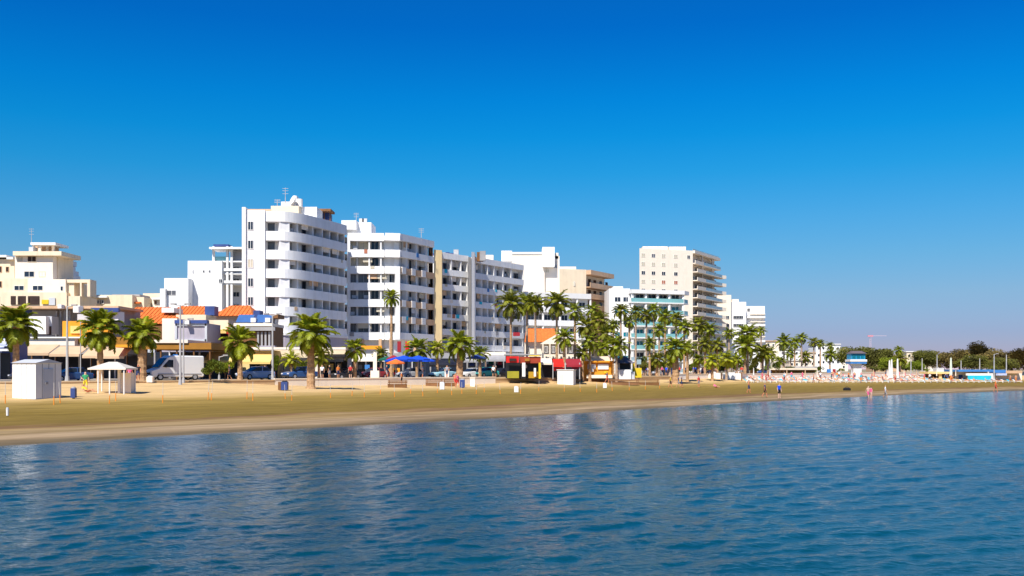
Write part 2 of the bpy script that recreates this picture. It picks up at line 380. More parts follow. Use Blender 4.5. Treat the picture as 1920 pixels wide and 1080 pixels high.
# ---------------------------------------------------------------- windows and building helpers
def win_frame(w, h, mull):
    b = MB(); t = .07
    b.box(-w/2, w/2, -.09, 0, -h/2, -h/2+t); b.box(-w/2, w/2, -.09, 0, h/2-t, h/2)
    b.box(-w/2, -w/2+t, -.09, 0, -h/2+t, h/2-t); b.box(w/2-t, w/2, -.09, 0, -h/2+t, h/2-t)
    if mull: b.box(-t/2, t/2, -.08, 0, -h/2+t, h/2-t)
    return b.mesh('window_frame')
def win(root, P, n, z, w=1.3, h=1.3, g=None, fr=None, mull=True, name='window'):
    a = math.atan2(n[0], -n[1]); L = root.location; w = round(w, 1); h = round(h, 1)
    f = inst(name, cached(('wf', w, h, mull), lambda: win_frame(w, h, mull)), fr or white2, root, (P[0]-L[0], P[1]-L[1], z-L[2]), (0, 0, a))
    inst('pane', cached(('wp', w, h), lambda: MB().box(-w/2+.05, w/2-.05, -.04, 0, -h/2+.05, h/2-.05).mesh('pane')), g or glass, f)
    return f
def gl(): return random.choice([glass, glass, glass, glass2, glass])
def balcony(root, path, depth, z, zt, m, th=.18, thick=.14, slab=None):
    b = MB(); b.strip(path, -depth-.05, 0, z-th, z); part('balcony_slab', b, slab or m, root)
    p = MB(); p.strip(path, -thick, .02, z-th-.02, zt); return part('balcony', p, m, root)
def pbox(root, name, x0, x1, y0, y1, D, depth, m, lab=None):
    """box facing the camera whose front, at distance D, covers these picture columns and rows"""
    return part(name, MB().box((x0-960)/F*D, (x1-960)/F*D, D, D+depth, ZY(y1, D), ZY(y0, D)), m, root, lab)
def pwin(root, px, py, w, h, D, g=None, fr=None, mull=True):
    return win(root, ((px-960)/F*D, D), (0, -1), ZY(py, D), w/F*D, h/F*D, g or gl(), fr, mull)
def broot(name, lab, px, D, cat='building', group=None):
    x = (px-960)/F*D; return thing(name, lab, cat, (x, D, ZP), 0, group)
def ac_unit(root, x, y, z, s=1):
    part('air_conditioner', MB().box(x-.45*s, x+.45*s, y-.3*s, y+.3*s, z, z+.7*s), ltgrey, root)
def tank(root, x, y, z, m=None, r=.55):
    part('water_tank', MB().tube((x, y, z), (x, y, z+1.3), r, r, 12), m or ltgrey, root)
def antenna(root, px, y0, y1, D):
    x = (px-960)/F*D; b = MB(); b.tube((x, D, ZY(y1, D)), (x, D, ZY(y0, D)), .07, .04, 5)
    for k in (.6, .8, .95): z = ZY(y1+(y0-y1)*k, D); b.tube((x-.5, D, z), (x+.5, D, z), .04, .04, 4)
    part('antenna', b, polem, root)

# ======================= hotel 1: white rounded hotel
def smooth_path(p, n=4):
    out = []
    for i in range(len(p)-1):
        a, b, c, d = p[max(i-1, 0)], p[i], p[i+1], p[min(i+2, len(p)-1)]
        for k in range(n):
            t = k/n; out.append(tuple(.5*((2*b[j])+(-a[j]+c[j])*t+(2*a[j]-5*b[j]+4*c[j]-d[j])*t*t+(-a[j]+3*b[j]-3*c[j]+d[j])*t**3) for j in (0, 1)))
    return out+[p[-1]]
F1 = [PX(495, 156.8), PX(527, 157.0), PX(545, 157.8), PX(560, 159.0), PX(575, 160.7), PX(600, 164.2), PX(625, 168.2), PX(650, 172.6)]
h1 = broot('rounded_hotel', 'tall white hotel with curved balcony bands, highest of the row', 550, 160, 'hotel')
F1 = smooth_path(F1, 3); inn = offset(F1, -1.7); p1L = PX(456, 156.4)
part('wall', MB().prism([(p1L[0]+.3, 158.6)]+inn+[(inn[-1][0]-7, inn[-1][1]+9), (p1L[0]-4.2, 172)], ZP, 27.9), white, h1)
tw = [p1L, PX(496.5, 156.5)]
part('stair_tower', MB().prism([tw[0], tw[1], (tw[1][0], 159), (tw[0][0]+.1, 159)], ZP, 28.9), white, h1)
part('tower_fin', MB().prism([(p1L[0]-.1, 156.0), (p1L[0]+.5, 156.0), (p1L[0]+.5, 157), (p1L[0]-.1, 157)], ZP, 29.3), white2, h1)
rows = [26.4-3.0*k for k in range(6)]
for k, c in enumerate(rows):
    balcony(h1, F1, 1.7, c-1.75, c-.78, white, .5)
    win(h1, hit(tw, 470)[0], (0, -1), c+.0, .9, 1.4, glass if k != 2 else beigesh)
    # loggia pier between the first two bays
    a, n = hit(F1, 524); b_, _ = hit(F1, 543)
    if k < 6: part('wall_panel', MB().obox(a, b_, -1.7, -.06, c-.8, c+.82), white, h1)
    for px, w, g in ((508, 1.3, glass2), (551, 1.6, glass), (571, 1.7, glass), (598, 2.9, glass), (614, 2.3, gl()), (630, 2.7, gl()), (644, 2.4, glass)):
        P, n = hit(inn, px); win(h1, P, n, c-.35, w, 2.2, g, frameg, w > 1.8)
part('roof_band', MB().strip(F1, -1.75, .02, 27.15, 28.8), white, h1)
for px in (561, 590, 608, 622, 637, 649):
    P, n = hit(F1, px); q = (P[0]-n[0]*1.75, P[1]-n[1]*1.75); d = (P[0]-n[0]*.35, P[1]-n[1]*.35)
    part('pillar', MB().strip([d, q], -.14, .14, 9.2, 27.2), white2, h1)
part('podium', MB().strip(F1[3:], -1.8, .1, 6.1, 9.0), lilac, h1)
part('podium_ledge', MB().strip(F1[3:], -1.8, .3, 9.0, 9.4), white2, h1)
part('podium_ledge', MB().strip(F1[3:], -1.8, .5, 5.5, 6.1), pale, h1)
pbox(h1, 'roof_room', 508, 560, 386, 401, 163, 6, cream); pbox(h1, 'roof_room', 560, 594, 388, 410, 165, 5, white)
pbox(h1, 'roof_room', 527, 556, 378, 387, 164, 4, white2); pbox(h1, 'chimney', 549, 556, 367, 379, 165, 1.5, white2)
tank(h1, *PX(562, 164.5), ZY(388, 164.5), white2, .5); antenna(h1, 535, 352, 380, 164); antenna(h1, 520, 374, 388, 164)
x_, y_ = PX(553, 163.5)
part('satellite_dish', MB().tube((x_, y_, ZY(377, 163.5)), (x_-.35, y_-.3, ZY(375, 163.5)), .25, .8, 12), white2, h1)
part('parapet', MB().box(PX(464, 158)[0], PX(508, 158)[0], 158, 158.2, 28.0, ZY(392, 158)), tan, h1)
pr = MB(); D = 171
for px in (598, 608, 619): pr.tube((*PX(px, D), 27.4), (*PX(px, D), ZY(396, D)), .1, .1, 5)
part('roof_pergola', pr, brown, h1)
part('pergola_roof', MB().box(PX(596, D)[0], PX(622, D)[0], D-1, D+3, ZY(397, D), ZY(393, D)), wood, h1)
pbox(h1, 'roof_room', 600, 617, 399, 412, 172, 3, navy)

# ======================= hotel 2: white angular hotel
h2 = broot('balconied_hotel', 'white hotel with stacked angular balconies beside the curved hotel', 730, 180, 'hotel')
P1 = [PX(652, 179), PX(720, 179.4)]; P2 = [PX(722, 179), PX(750, 179.6)]; P3 = [PX(750.5, 179.9), PX(814, 190.8)]
i1, i2, i3 = offset(P1, -1.5), offset(P2, -1.6), offset(P3, -1.4)
part('wall', MB().prism([i1[0], i1[1], i2[0], i2[1], i3[0], i3[1], (i3[1][0]-5, i3[1][1]+9), (i1[0][0]-2, i1[0][1]+16)], ZP, 28.1), white, h2)
part('wall_return', MB().prism([P1[0], (P1[0][0]+.4, P1[0][1]), (i1[0][0]+.4, i1[0][1]+.2), (i1[0][0]-.3, i1[0][1]+.2)], ZP, 28), white, h2)
for k in range(7):
    zt = 28.4-3.02*k
    balcony(h2, P1, 1.5, zt-1.15 if k else zt-1.2, zt, white, .2)
    balcony(h2, P2, 1.6, zt-1.15, zt, white, .2)
    tnb = k in (2, 4, 5)
    balcony(h2, P3, 1.4, zt-1.0, zt-(.15 if tnb else 0), tan if tnb else white, .22, slab=white)
    if tnb:
        for px in (757, 775, 794):
            a, n = hit(P3, px-3.5); b_, _ = hit(P3, px+3.5); part('balcony_panel', MB().obox(a, b_, -.2, .12, zt-1.25, zt), white2, h2)
    if k < 6:
        c = zt-2.05
        for px, w, g in ((662, 1.2, glass2 if k > 1 else beigesh), (682, 2.0, beigesh if k < 2 else glass2), (703, 1.4, glass)):
            P, n = hit(i1, px); win(h2, P, n, c, w, 1.7, g, frameg)
        P, n = hit(i2, 735)
        if k > 1: win(h2, P, n, c, 1.1, 1.6, glass)
        for px, w in ((757, 1.9), (773, 2.5), (791, 2.5)):
            P, n = hit(i3, px); win(h2, P, n, c, w, 1.8, gl(), frameg)
        P, n = hit(i3, 807); win(h2, P, n, c, 1.6, 2.2, dkbrown, brown)
for px, pa in ((692, P1), (714, P1), (765, P3), (783, P3), (801, P3)):
    P, n = hit(pa, px); q = (P[0]-n[0]*1.6, P[1]-n[1]*1.6); d = (P[0]-n[0]*.2, P[1]-n[1]*.2)
    part('pillar', MB().strip([d, q], -.12, .12, 9.0, 28.0 if pa is P3 else 27.5), white2, h2)
a, n = hit(P2, 741); part('corner_pier', MB().obox(a, P2[1], -1.5, .05, 9.0, 22.3), white2, h2)
part('roof_room', MB().box(PX(650, 184)[0], PX(696, 184)[0], 184, 190, 27, ZY(417, 184)), white, h2)
pbox(h2, 'roof_room', 640, 668, 413, 430, 182, 4, white2); antenna(h2, 668, 399, 418, 185); antenna(h2, 790, 428, 446, 186)
for px in (678, 684): ac_unit(h2, *PX(px, 188), ZY(417, 188))
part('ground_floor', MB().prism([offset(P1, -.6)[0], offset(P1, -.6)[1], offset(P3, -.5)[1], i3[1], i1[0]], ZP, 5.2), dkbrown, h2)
for px in (680, 713, 733, 778):
    P, n = hit(P1 if px < 721 else P3, px); part('column', MB().box(P[0]-.25, P[0]+.25, P[1]-.3, P[1]+.2, ZP, 9.1), tan, h2)
pbox(h2, 'beam', 677, 716, 648, 655, 173, .5, orange); pbox(h2, 'signboard', 760, 767, 640, 658, 175, .3, red); pbox(h2, 'curtain', 745, 752, 640, 660, 175, .2, awnd)

# ======================= hotel 3: white gridded block
h3 = broot('gridded_apartment_block', 'white apartment block with gridded small balconies and a grey vertical fin', 900, 205, 'apartment block')
Q1 = [PX(827, 197), PX(878, 203.5)]; Q2 = [PX(891, 205), PX(928, 211.5), PX(982, 221.5)]
j1, j2 = offset(Q1, -1.3), offset(Q2, -1.3)
part('wall', MB().prism([j1[0], j1[1], j2[0], j2[1], j2[2], (j2[2][0]-6, j2[2][1]+9), (j1[0][0]-9, j1[0][1]+11)], ZP, 26.5), lilac if 0 else white, h3)
part('gable_wall', MB().prism([PX(813.5, 191.2), PX(828.5, 192.2), (Q1[0][0]+.2, Q1[0][1]+1), (PX(813.5, 191.2)[0]-.1, 197)], ZP, ZY(469, 192)), mat('warm_yellow_plaster', (.82, .62, .33), .8, .05, .8, streak=.1), h3)
for k in range(6):
    zt = 23.7-3.0*k
    balcony(h3, Q1, 1.3, zt-1.0, zt, white, .2); balcony(h3, Q2, 1.3, zt-1.05, zt, white, .2)
    c = zt+.35 
    for px, w in ((836, 2.0), (856, 2.4), (871, 1.9)):
        P, n = hit(j1, px); win(h3, P, n, c, w, 2.2, gl(), frameg)
    for px, w in ((898, 2.1), (910, 1.7), (921, 1.9), (937, 2.6), (951, 2.4), (969, 3.0)):
        P, n = hit(j2, px); win(h3, P, n, c, w, 2.2, gl(), frameg)
part('roof_band', MB().strip(Q1, -1.4, .03, 25.8, 27), white, h3); part('roof_band', MB().strip(Q2, -1.4, .03, 25.8, 27), white, h3)
for px, pa in ((829, Q1), (847, Q1), (865, Q1), (877, Q1), (892, Q2), (904, Q2), (915, Q2), (927, Q2), (944, Q2), (959, Q2), (981, Q2)):
    P, n = hit(pa, px); q = (P[0]-n[0]*1.4, P[1]-n[1]*1.4); d = (P[0]-n[0]*.05, P[1]-n[1]*.05)
    part('partition', MB().strip([d, q], -.13, .13, 7, 26), white2, h3)
a, b_ = PX(878, 201.5), PX(883, 202.2)
part('shaft', MB().prism([a, b_, (b_[0], 206), (a[0], 206)], 7, 26.6), grey, h3)
a, b_ = PX(884, 201.2), PX(890, 202)
part('fin', MB().prism([a, b_, (b_[0], 206.5), (a[0], 206.5)], 7, 27.6), white2, h3)
for px, w in ((812, 1.4), (820, 1.2), (828, 1.6), (838, 1), (847, 1.4), (855, 1), (900, 1.3), (905, 1.2)):
    x, y = PX(px, 204+random.uniform(-1, 3)); part('roof_plant', MB().box(x-w/2, x+w/2, y, y+1.2, 26, random.uniform(27.4, 28.7)), random.choice([navy, grey, brown, polem]), h3)
pbox(h3, 'roof_room', 940, 960, 470, 489, 222, 4, white2); pbox(h3, 'roof_room', 910, 925, 478, 490, 216, 3, pale)
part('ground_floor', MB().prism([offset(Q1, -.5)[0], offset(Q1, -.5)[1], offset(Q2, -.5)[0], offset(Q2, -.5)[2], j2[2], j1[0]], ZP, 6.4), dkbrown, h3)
part('canopy', MB().strip(Q2, -1, 1.0, 6.5, 7.2), white2, h3)
pbox(h3, 'signboard', 962, 975, 623, 630, 212, .4, awnd)
for px in (895, 918, 940, 960, 975):
    P, n = hit(Q2, px); part('column', MB().box(P[0]-.25, P[0]+.25, P[1]-.3, P[1]+.2, ZP, 6.6), white2, h3)

# signs of use on the balconies: air conditioners, towels, blinds, chairs
def clutter(root, path, inset, zfloor, zpar, px0, px1, n):
    for _ in range(n):
        px = random.uniform(px0, px1); P, nn = hit(path, px); k = random.random(); a = (nn[1], -nn[0]); w = random.uniform(.5, 1.1)
        if k < .35:      # towel over the parapet
            p, q = (P[0]-a[0]*w/2, P[1]-a[1]*w/2), (P[0]+a[0]*w/2, P[1]+a[1]*w/2)
            part('towel', MB().obox(q, p, .03, .07, zpar-random.uniform(.45, .8), zpar+.03), random.choice([awn, bluerf, turq, beigesh, redsh, grey, pale, tan]), root)
        elif k < .7:     # condenser on the back wall
            c = (P[0]-nn[0]*(inset-.4), P[1]-nn[1]*(inset-.4)); part('air_conditioner', MB().box(c[0]-.4, c[0]+.4, c[1]-.18, c[1]+.18, zpar+.2, zpar+.8), ltgrey, root)
        else:            # rolled-out sun blind
            p, q = (P[0]-a[0]*w*1.2, P[1]-a[1]*w*1.2), (P[0]+a[0]*w*1.2, P[1]+a[1]*w*1.2)
            part('sun_blind', MB().obox(q, p, -.5, -.42, zpar+.75, zpar+1.7), random.choice([awn, beigesh, pale, pale, ltgrey, tan]), root)
for k, c in enumerate(rows): clutter(h1, F1, 1.7, c-1.75, c-.78, 548, 645, 3)
for k in range(1, 7):
    zt = 28.4-3.02*k; clutter(h2, P1, 1.5, zt-1.1, zt, 658, 716, 2); clutter(h2, P3, 1.4, zt-1.1, zt, 755, 806, 3)
for k in range(6):
    zt = 23.7-3.0*k; clutter(h3, Q1, 1.3, zt-1, zt, 830, 875, 3); clutter(h3, Q2, 1.3, zt-1, zt, 894, 978, 6)
# ======================= building 4 and 5: cream block, tan block
b4 = broot('cream_block', 'tall plain cream block with white stair tower behind the gridded building', 1010, 236, 'building')
pbox(b4, 'wall', 958, 1021, 476, 600, 240, 16, pale); pbox(b4, 'parapet', 957, 1022, 472.5, 476.5, 239.8, 1, white2)
pbox(b4, 'stair_tower', 1017, 1040, 463, 500, 239, 6, white2); pbox(b4, 'wall', 1021, 1049, 480, 600, 241, 15, pale)
pbox(b4, 'chimney', 1041, 1047, 474, 485, 241, 2, pale)
for y in (497, 508): pwin(b4, 1026, y, 8, 7, 240.9, beigesh)
pwin(b4, 1041, 500, 7, 6, 240.9, glass2)
b5 = broot('tan_balconied_block', 'sand coloured block with four tan balcony bands at its corner', 1080, 266, 'building')
G1 = [PX(1018, 262), PX(1099, 266)]; G2 = [PX(1099.5, 266), PX(1143, 279)]
k1 = offset(G2, -1.6); zr = ZY(505, 265)
part('wall', MB().prism([G1[0], G1[1], k1[0], k1[1], (k1[1][0]-8, k1[1][1]+8), (G1[0][0], 280)], ZP, zr), cream, b5)
part('roof_slab', MB().strip(G2, -1.7, 1.4, zr-1.3, zr-.1), tan, b5)
pbox(b5, 'roof_room', 1025, 1080, 500, 505.5, 268, 6, pale)
for k in range(6):
    zt = ZY(531, 268)-3.0*k
    balcony(b5, offset(G2, 1.2), 2.8, zt-1.1, zt, tan, .25)
    for px in (1105, 1115, 1126, 1137): P, n = hit(k1, px); win(b5, P, n, zt+.3, 1.6, 2.2, dkbrown if px % 2 else glass, brown)
pwin(b5, 1026, 527, 7, 9, 262.2, beigesh); pwin(b5, 1077, 532, 3, 8, 264.8, beigesh, None, False); pwin(b5, 1027, 545, 4, 7, 262.3, glass, None, False)
pbox(b5, 'duct', 1041, 1043, 528, 548, 262.5, .4, white2)

# ======================= building 6: low white block behind the palms
b6 = broot('low_white_block', 'lower white block with long balconies behind the tall palm clump', 1045, 228, 'building')
K = [PX(984, 224), PX(1108, 232)]; ki = offset(K, -1.4)
part('wall', MB().prism([ki[0], ki[1], (ki[1][0], 245), (ki[0][0], 245)], ZP, 20.6), white, b6)
part('roof_band', MB().strip(K, -1.5, .1, 20.1, 21.3), white2, b6)
for k in range(5):
    zt = 18.0-3.1*k
    balcony(b6, K, 1.4, zt-1.1, zt, white, .2)
    for px in (995, 1010, 1026, 1042, 1058, 1074, 1091): P, n = hit(ki, px); win(b6, P, n, zt+.4, 1.7, 1.9, gl())
for px in (986, 1018, 1050, 1082, 1107):
    P, n = hit(K, px); part('pillar', MB().box(P[0]-.2, P[0]+.2, P[1]+.1, P[1]+1.3, ZP, 20.5), white2, b6)

# ======================= building 7: teal hotel
b7 = broot('teal_balcony_hotel', 'white hotel with teal glass balconies below the tall cream tower', 1230, 258, 'hotel')
part('wing', MB().box(*[PX(q, 257)[0] for q in (1142, 1181)], 257, 270, ZP, ZY(541, 257)), white, b7)
pbox(b7, 'roof_room', 1150, 1168, 537, 544, 258, 5, white2)
KK = [PX(1184, 254), PX(1282, 259), PX(1290, 262)]; kk = offset(KK, -1.8)
part('wall', MB().prism([kk[0], kk[1], kk[2], (kk[2][0], 275), (kk[0][0], 275)], ZP, 23.4), white, b7)
part('roof_band', MB().strip(KK, -1.9, .3, 23.2, 24.2), white2, b7)
for k in range(7):
    zt = 22.0-3.05*k
    part('balcony_slab', MB().strip(KK, -1.85, .12, zt-1.3, zt-1.0), white2, b7)
    part('balcony_glass', MB().strip(KK, -.1, -.02, zt-.98, zt), teal if k < 5 else bluegl, b7)
    for px in (1199, 1222, 1243, 1266): P, n = hit(kk, px); win(b7, P, n, zt+.1, 2.2, 2.1, tealdk if k in (1, 2, 3, 4) else glass)
    for px in (1158, 1174):
        if k < 6: win(b7, PX(px, 257), (0, -1), zt-.2, 1.6, 1.3, glass if k % 2 == 0 else tealdk)
for px in (1186, 1211, 1233, 1255, 1281):
    P, n = hit(KK, px); part('pillar', MB().box(P[0]-.28, P[0]+.28, P[1]+.15, P[1]+1.9, ZP, 23.3), white2, b7)

# ======================= building 8: tall cream tower
b8 = broot('cream_tower_block', 'tallest cream tower with tiered glass balconies at the right', 1270, 355, 'tower block')
E1 = [PX(1199, 345), PX(1299, 352)]; E2 = [PX(1300, 352), PX(1348, 377)]; e2 = offset(E2, -1.8); zr = ZY(470, 352)
part('wall', MB().prism([E1[0], E1[1], e2[0], e2[1], (e2[1][0]-6, e2[1][1]+16), (E1[0][0]+4, 372)], ZP, zr), pale, b8)
pbox(b8, 'roof_room', 1205, 1252, 462, 475, 350.5, 8, pale); pbox(b8, 'roof_room', 1254, 1286, 462.5, 474, 353, 8, pale); pbox(b8, 'roof_room', 1238, 1262, 467, 472, 354, 8, tan)
part('roof_slab', MB().strip(E2, -1.9, .6, zr-.9, zr+.05), pale, b8)
part('roof_railing', MB().strip(E2, -.2, -.1, zr+.05, zr+.7), bluegl, b8)
rw = [43.6-3.08*k for k in range(12)]
cols = [[beigesh, glass2, beigesh, beigesh, glass], [beigesh, beigesh, beigesh, beigesh], [glass, glass, glass, glass], [beigesh, beigesh, redsh, redsh], [glass2]*4]
for k, z in enumerate(rw):
    for i, px in enumerate((1206, 1225, 1244, 1267)):
        P, n = hit(E1, px); win(b8, P, n, z, 1.5, 1.3, cols[k % 5][i])
    if k == 0: P, n = hit(E1, 1291); win(b8, P, n, z, 1.2, 1.3, glass)
for k in range(13):
    z = 41.6-3.08*k; a, _ = hit(E2, 1316)
    p = [E2[0], a]; q = [a, E2[1]]
    part('balcony_slab', MB().strip(E2, -1.85, 1.6 if k else .8, z-.3, z), pale, b8)
    part('balcony', MB().strip([hit(E1, 1291)[0], E2[0]] if 0 else p, 1.42 if k else .6, 1.6 if k else .8, z, z+1.0), pale, b8)
    part('balcony_glass', MB().strip(q, 1.45 if k else .65, 1.52 if k else .72, z, z+1.0), bluegl, b8)
    if k: part('slab_end', MB().strip([E2[1], (E2[1][0]+1.9, E2[1][1]+1.5)], -1.5, 1.6, z-.35, z+.9), pale, b8)
    for px in (1305, 1313, 1322, 1331, 1341): P, n = hit(e2, px); win(b8, P, n, z+1.2, 1.9 if px > 1315 else 2.2, 2.1, dkbrown if px < 1315 else gl())
for px in (1317, 1336): P, n = hit(E2, px); part('pillar', MB().box(P[0]-.2, P[0]+.2, P[1]-.1, P[1]+1.5, ZP, zr-.8), pale, b8)

# ======================= building 9
b9 = broot('far_white_block', 'white stepped block just behind the palms at the end of the row', 1395, 405, 'building')
pbox(b9, 'wall', 1345, 1371, 553, 690, 396, 14, pale); pbox(b9, 'wall', 1371, 1399, 566, 690, 398, 14, white); pbox(b9, 'wall', 1399, 1434, 574, 690, 402, 16, white)
pbox(b9, 'roof_room', 1373, 1385, 561, 568, 400, 5, pale)
for y in (595, 610, 625, 640):
    for px in (1364, 1378, 1384, 1390): pwin(b9, px, y, 6.5, 6, 395.9 if px < 1371 else 397.9, glass2 if px % 2 else glass)
    pbox(b9, 'balcony', 1400, 1435, y-2.5, y+1.5, 400.6, 1.3, white2)
for y in (581, 595, 608, 622, 636): pwin(b9, 1403.5, y, 5, 6, 401.9, glass)
for y in (588, 602, 616, 630): pbox(b9, 'balcony_slab', 1407, 1435, y, y+1.8, 400.8, 1.2, pale)

# ======================= left: beige stepped apartment building
l1 = broot('beige_stepped_building', 'cream stepped apartment building with roof pavilion and open frame terrace', 90, 200, 'apartment building')
D = 200
pbox(l1, 'roof_slab', 57, 104, 454.5, 459, 201, 6, white2)
for px in (60, 72, 86, 97): pbox(l1, 'post', px, px+4, 459, 471, 201.5+(px % 3), .5, pale)
pbox(l1, 'roof_room', 64, 98, 460, 471, 204, 3, tan); pbox(l1, 'roof_room', 54, 62, 463, 471, 200.5, 2, ltgrey)
pbox(l1, 'cornice', 24, 115, 471, 479, 199.2, 9, cream)
pbox(l1, 'wall', 28, 99, 479, 524, 200.2, 9, pale); pbox(l1, 'wall', 99, 109, 479, 524, 202, 7, cream)  # right strip stands in shade; that shade is put into the darker cream
pbox(l1, 'wall', 52, 123, 523.5, 548, 199.6, 10, pale); pbox(l1, 'wall', 8, 52, 522, 549, 199.9, 9.5, cream)
pbox(l1, 'wall', 0, 125, 548, 580, 199, 11, cream)
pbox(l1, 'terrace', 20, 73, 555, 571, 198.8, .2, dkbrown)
for px in (30, 49): pbox(l1, 'terrace_pillar', px, px+3, 555, 571, 198.4, .35, cream)
pwin(l1, 60, 486, 17, 11, 200.2, dkbrown, cream); pwin(l1, 38, 486, 10, 8, 200.2, beigesh, cream)
pwin(l1, 55, 514, 19, 11, 200.2, glass); pwin(l1, 79, 514, 12, 10, 200.2, pale, cream)
pwin(l1, 36, 540, 18, 9, 199.9, glass); pwin(l1, 71, 540, 19, 9, 199.6, glass); pwin(l1, 116, 541, 6, 9, 199.6, glass, None, False)
pbox(l1, 'frame_beam', 123, 169, 524, 530, 200, 3, cream); pbox(l1, 'frame_post', 163.5, 169, 530, 556, 200, 3, cream); pbox(l1, 'frame_post', 150, 153, 530, 556, 200, 1, cream)
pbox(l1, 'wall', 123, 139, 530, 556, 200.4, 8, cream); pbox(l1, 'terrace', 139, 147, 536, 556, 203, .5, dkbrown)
pbox(l1, 'wall', 123, 150, 555, 580, 199.4, 8, cream); antenna(l1, 59, 428, 456, 202)
pbox(l1, 'signboard', 78, 91, 562, 570, 198.6, .3, yellow); pbox(l1, 'panel', 91, 103, 558, 572, 198.7, .2, ltgrey)
l0 = broot('far_left_cream_building', 'cream building with brown balcony openings at the left edge behind the palm', 5, 197, 'apartment building')
pbox(l0, 'wall', -60, 27, 486, 580, 203, 9, cream); pbox(l0, 'roof_slab', -60, 12, 478, 482, 202, 8, white2); pbox(l0, 'roof_slab', 12, 24, 482, 486, 202, 6, white2)
for y in (505, 533, 562): pwin(l0, -3, y, 14, 12, 203, dkbrown, tan); pwin(l0, 14, y, 6, 10, 203, dkbrown, tan, False)
l1b = broot('small_white_terraces', 'small white stepped terraces rising behind the cream stepped building', 116, 225)
for i, (y, x1) in enumerate(((486, 122), (505, 126), (514, 129))):
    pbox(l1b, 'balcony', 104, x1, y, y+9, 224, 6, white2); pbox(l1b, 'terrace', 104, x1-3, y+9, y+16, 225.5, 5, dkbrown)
pbox(l1b, 'wall', 100, 120, 490, 575, 226, 6, white)

# ======================= left: white stepped blocks
l2 = broot('white_stepped_building', 'white stepped building with open roof pergola against the curved hotel', 400, 215, 'apartment building')
pbox(l2, 'wall', 352, 416, 489, 600, 212, 12, white); pbox(l2, 'wall', 308, 353, 521.5, 600, 209, 10, white); pbox(l2, 'wall', 300, 310, 541, 600, 208, 8, white2)
pbox(l2, 'wall', 414, 456, 489, 600, 217, 10, white)
for y in (489, 512, 532): pbox(l2, 'balcony_slab', 398, 456, y, y+2.5, 213, 5, white2)
for y in (503, 526): pbox(l2, 'balcony', 400, 456, y, y+5, 212.6, .3, white2)
for px in (398, 424, 432): pbox(l2, 'pillar', px, px+4, 462, 600 if px > 398 else 489, 212.8, .5, white2)
pbox(l2, 'pergola_roof', 392, 456, 463, 466.5, 211.5, 6, white2); pbox(l2, 'roof_room', 434, 456, 470, 489, 214, 3, grey)
pbox(l2, 'solar_panel', 400, 428, 458, 462, 213, 3, navy); pbox(l2, 'roof_railing', 403, 428, 481, 489, 213.5, .1, teal)
pwin(l2, 362, 510, 3, 8, 212, glass, None, False)
for px in (382, 393): pwin(l2, px, 509, 4, 5, 212, glass2, None, False)
pwin(l2, 322, 549, 17, 10, 209, glass2); pwin(l2, 414, 527, 7, 8, 212, glass); pwin(l2, 424, 527, 6, 8, 216.9, glass)
for y in (505, 527, 552, 575): pwin(l2, 443, y, 12, 9, 216.9, glass)
for y in (505, 572): pwin(l2, 421, y, 6, 12, 216.9, beigesh)
l3 = broot('cream_low_block', 'low cream blocks with a brown arcade between the two stepped buildings', 280, 222)
pbox(l3, 'wall', 268, 302, 550, 600, 222, 8, cream); pbox(l3, 'wall', 285, 345, 561, 600, 218, 6, pale)
for px in (292, 303, 314, 325): pwin(l3, px, 567, 6, 8, 217.9, brown, None, False)
pbox(l3, 'cornice', 284, 346, 558, 561.5, 217, 7, white2)
l4 = broot('cream_terrace_houses', 'row of low cream terrace houses behind the orange tiled roof', 220, 210)
pbox(l4, 'wall', 169, 248, 553, 600, 212, 8, cream); pbox(l4, 'cornice', 168, 200, 555, 558, 211, 3, white2); pbox(l4, 'wall', 230, 270, 557, 600, 214, 6, cream)
for px in (178, 191, 186, 239): pwin(l4, px, 566, 8, 7, 211.9 if px != 239 else 213.9, gl())
pbox(l4, 'roof', 210, 262, 552, 558, 216, 6, grey); pbox(l4, 'roof', 236, 262, 566, 569, 213, 1, tile)
# ======================= low shops along the front, left
def shopfront(root, x0, x1, y0, y1, D, n, m=dark):
    """a dark glazed front split by posts, each bay a pane of its own"""
    w = (x1-x0)/n
    for i in range(n):
        a = x0+i*w
        pbox(root, 'shop_window', a+.08*w, a+.92*w, y0, y1, D-.06, .1, random.choice([m, glass, dark, tealdk if random.random() < .3 else dark]))
        pbox(root, 'post', a-.04*w, a+.04*w, y0-1, y1+1, D-.15, .25, random.choice([grey, brown, white2]))
def awning(root, x0, x1, y0, y1, D, m, reach=2.6):
    xa, xb = (x0-960)/F*D, (x1-960)/F*D; z0, z1 = ZY(y1, D-reach), ZY(y0, D)
    s = (D-reach)/D; b = MB(); t = .08
    b.loft([[(xa, D, z1), (xa*1.0, D-reach, z0), (xa, D-reach, z0-.3), (xa, D-reach+.04, z0-.3), (xa, D-reach+.1, z0-t), (xa, D, z1-t)],
            [(xb, D, z1), (xb*1.0, D-reach, z0), (xb, D-reach, z0-.3), (xb, D-reach+.04, z0-.3), (xb, D-reach+.1, z0-t), (xb, D, z1-t)]])
    part('awning', b, m, root)
s1 = broot('flat_roofed_restaurant', 'low restaurant block with flat tan roof, orange panel and sand coloured awnings', 110, 134)
pbox(s1, 'roof_slab', -70, 222, 573.5, 578.5, 132, 9, tan); pbox(s1, 'wall', -70, 222, 578, 712, 135, 8, grey)
pbox(s1, 'shop_window', -20, 60, 581, 600, 134.9, .1, navy); pbox(s1, 'shutter', 60, 106, 582, 600, 134.6, .3, grey)
pbox(s1, 'balcony_wall', 54, 86, 593, 626, 130, 1, white2); pbox(s1, 'side_wall', 86, 97, 593, 626, 131, 2, ltgrey)
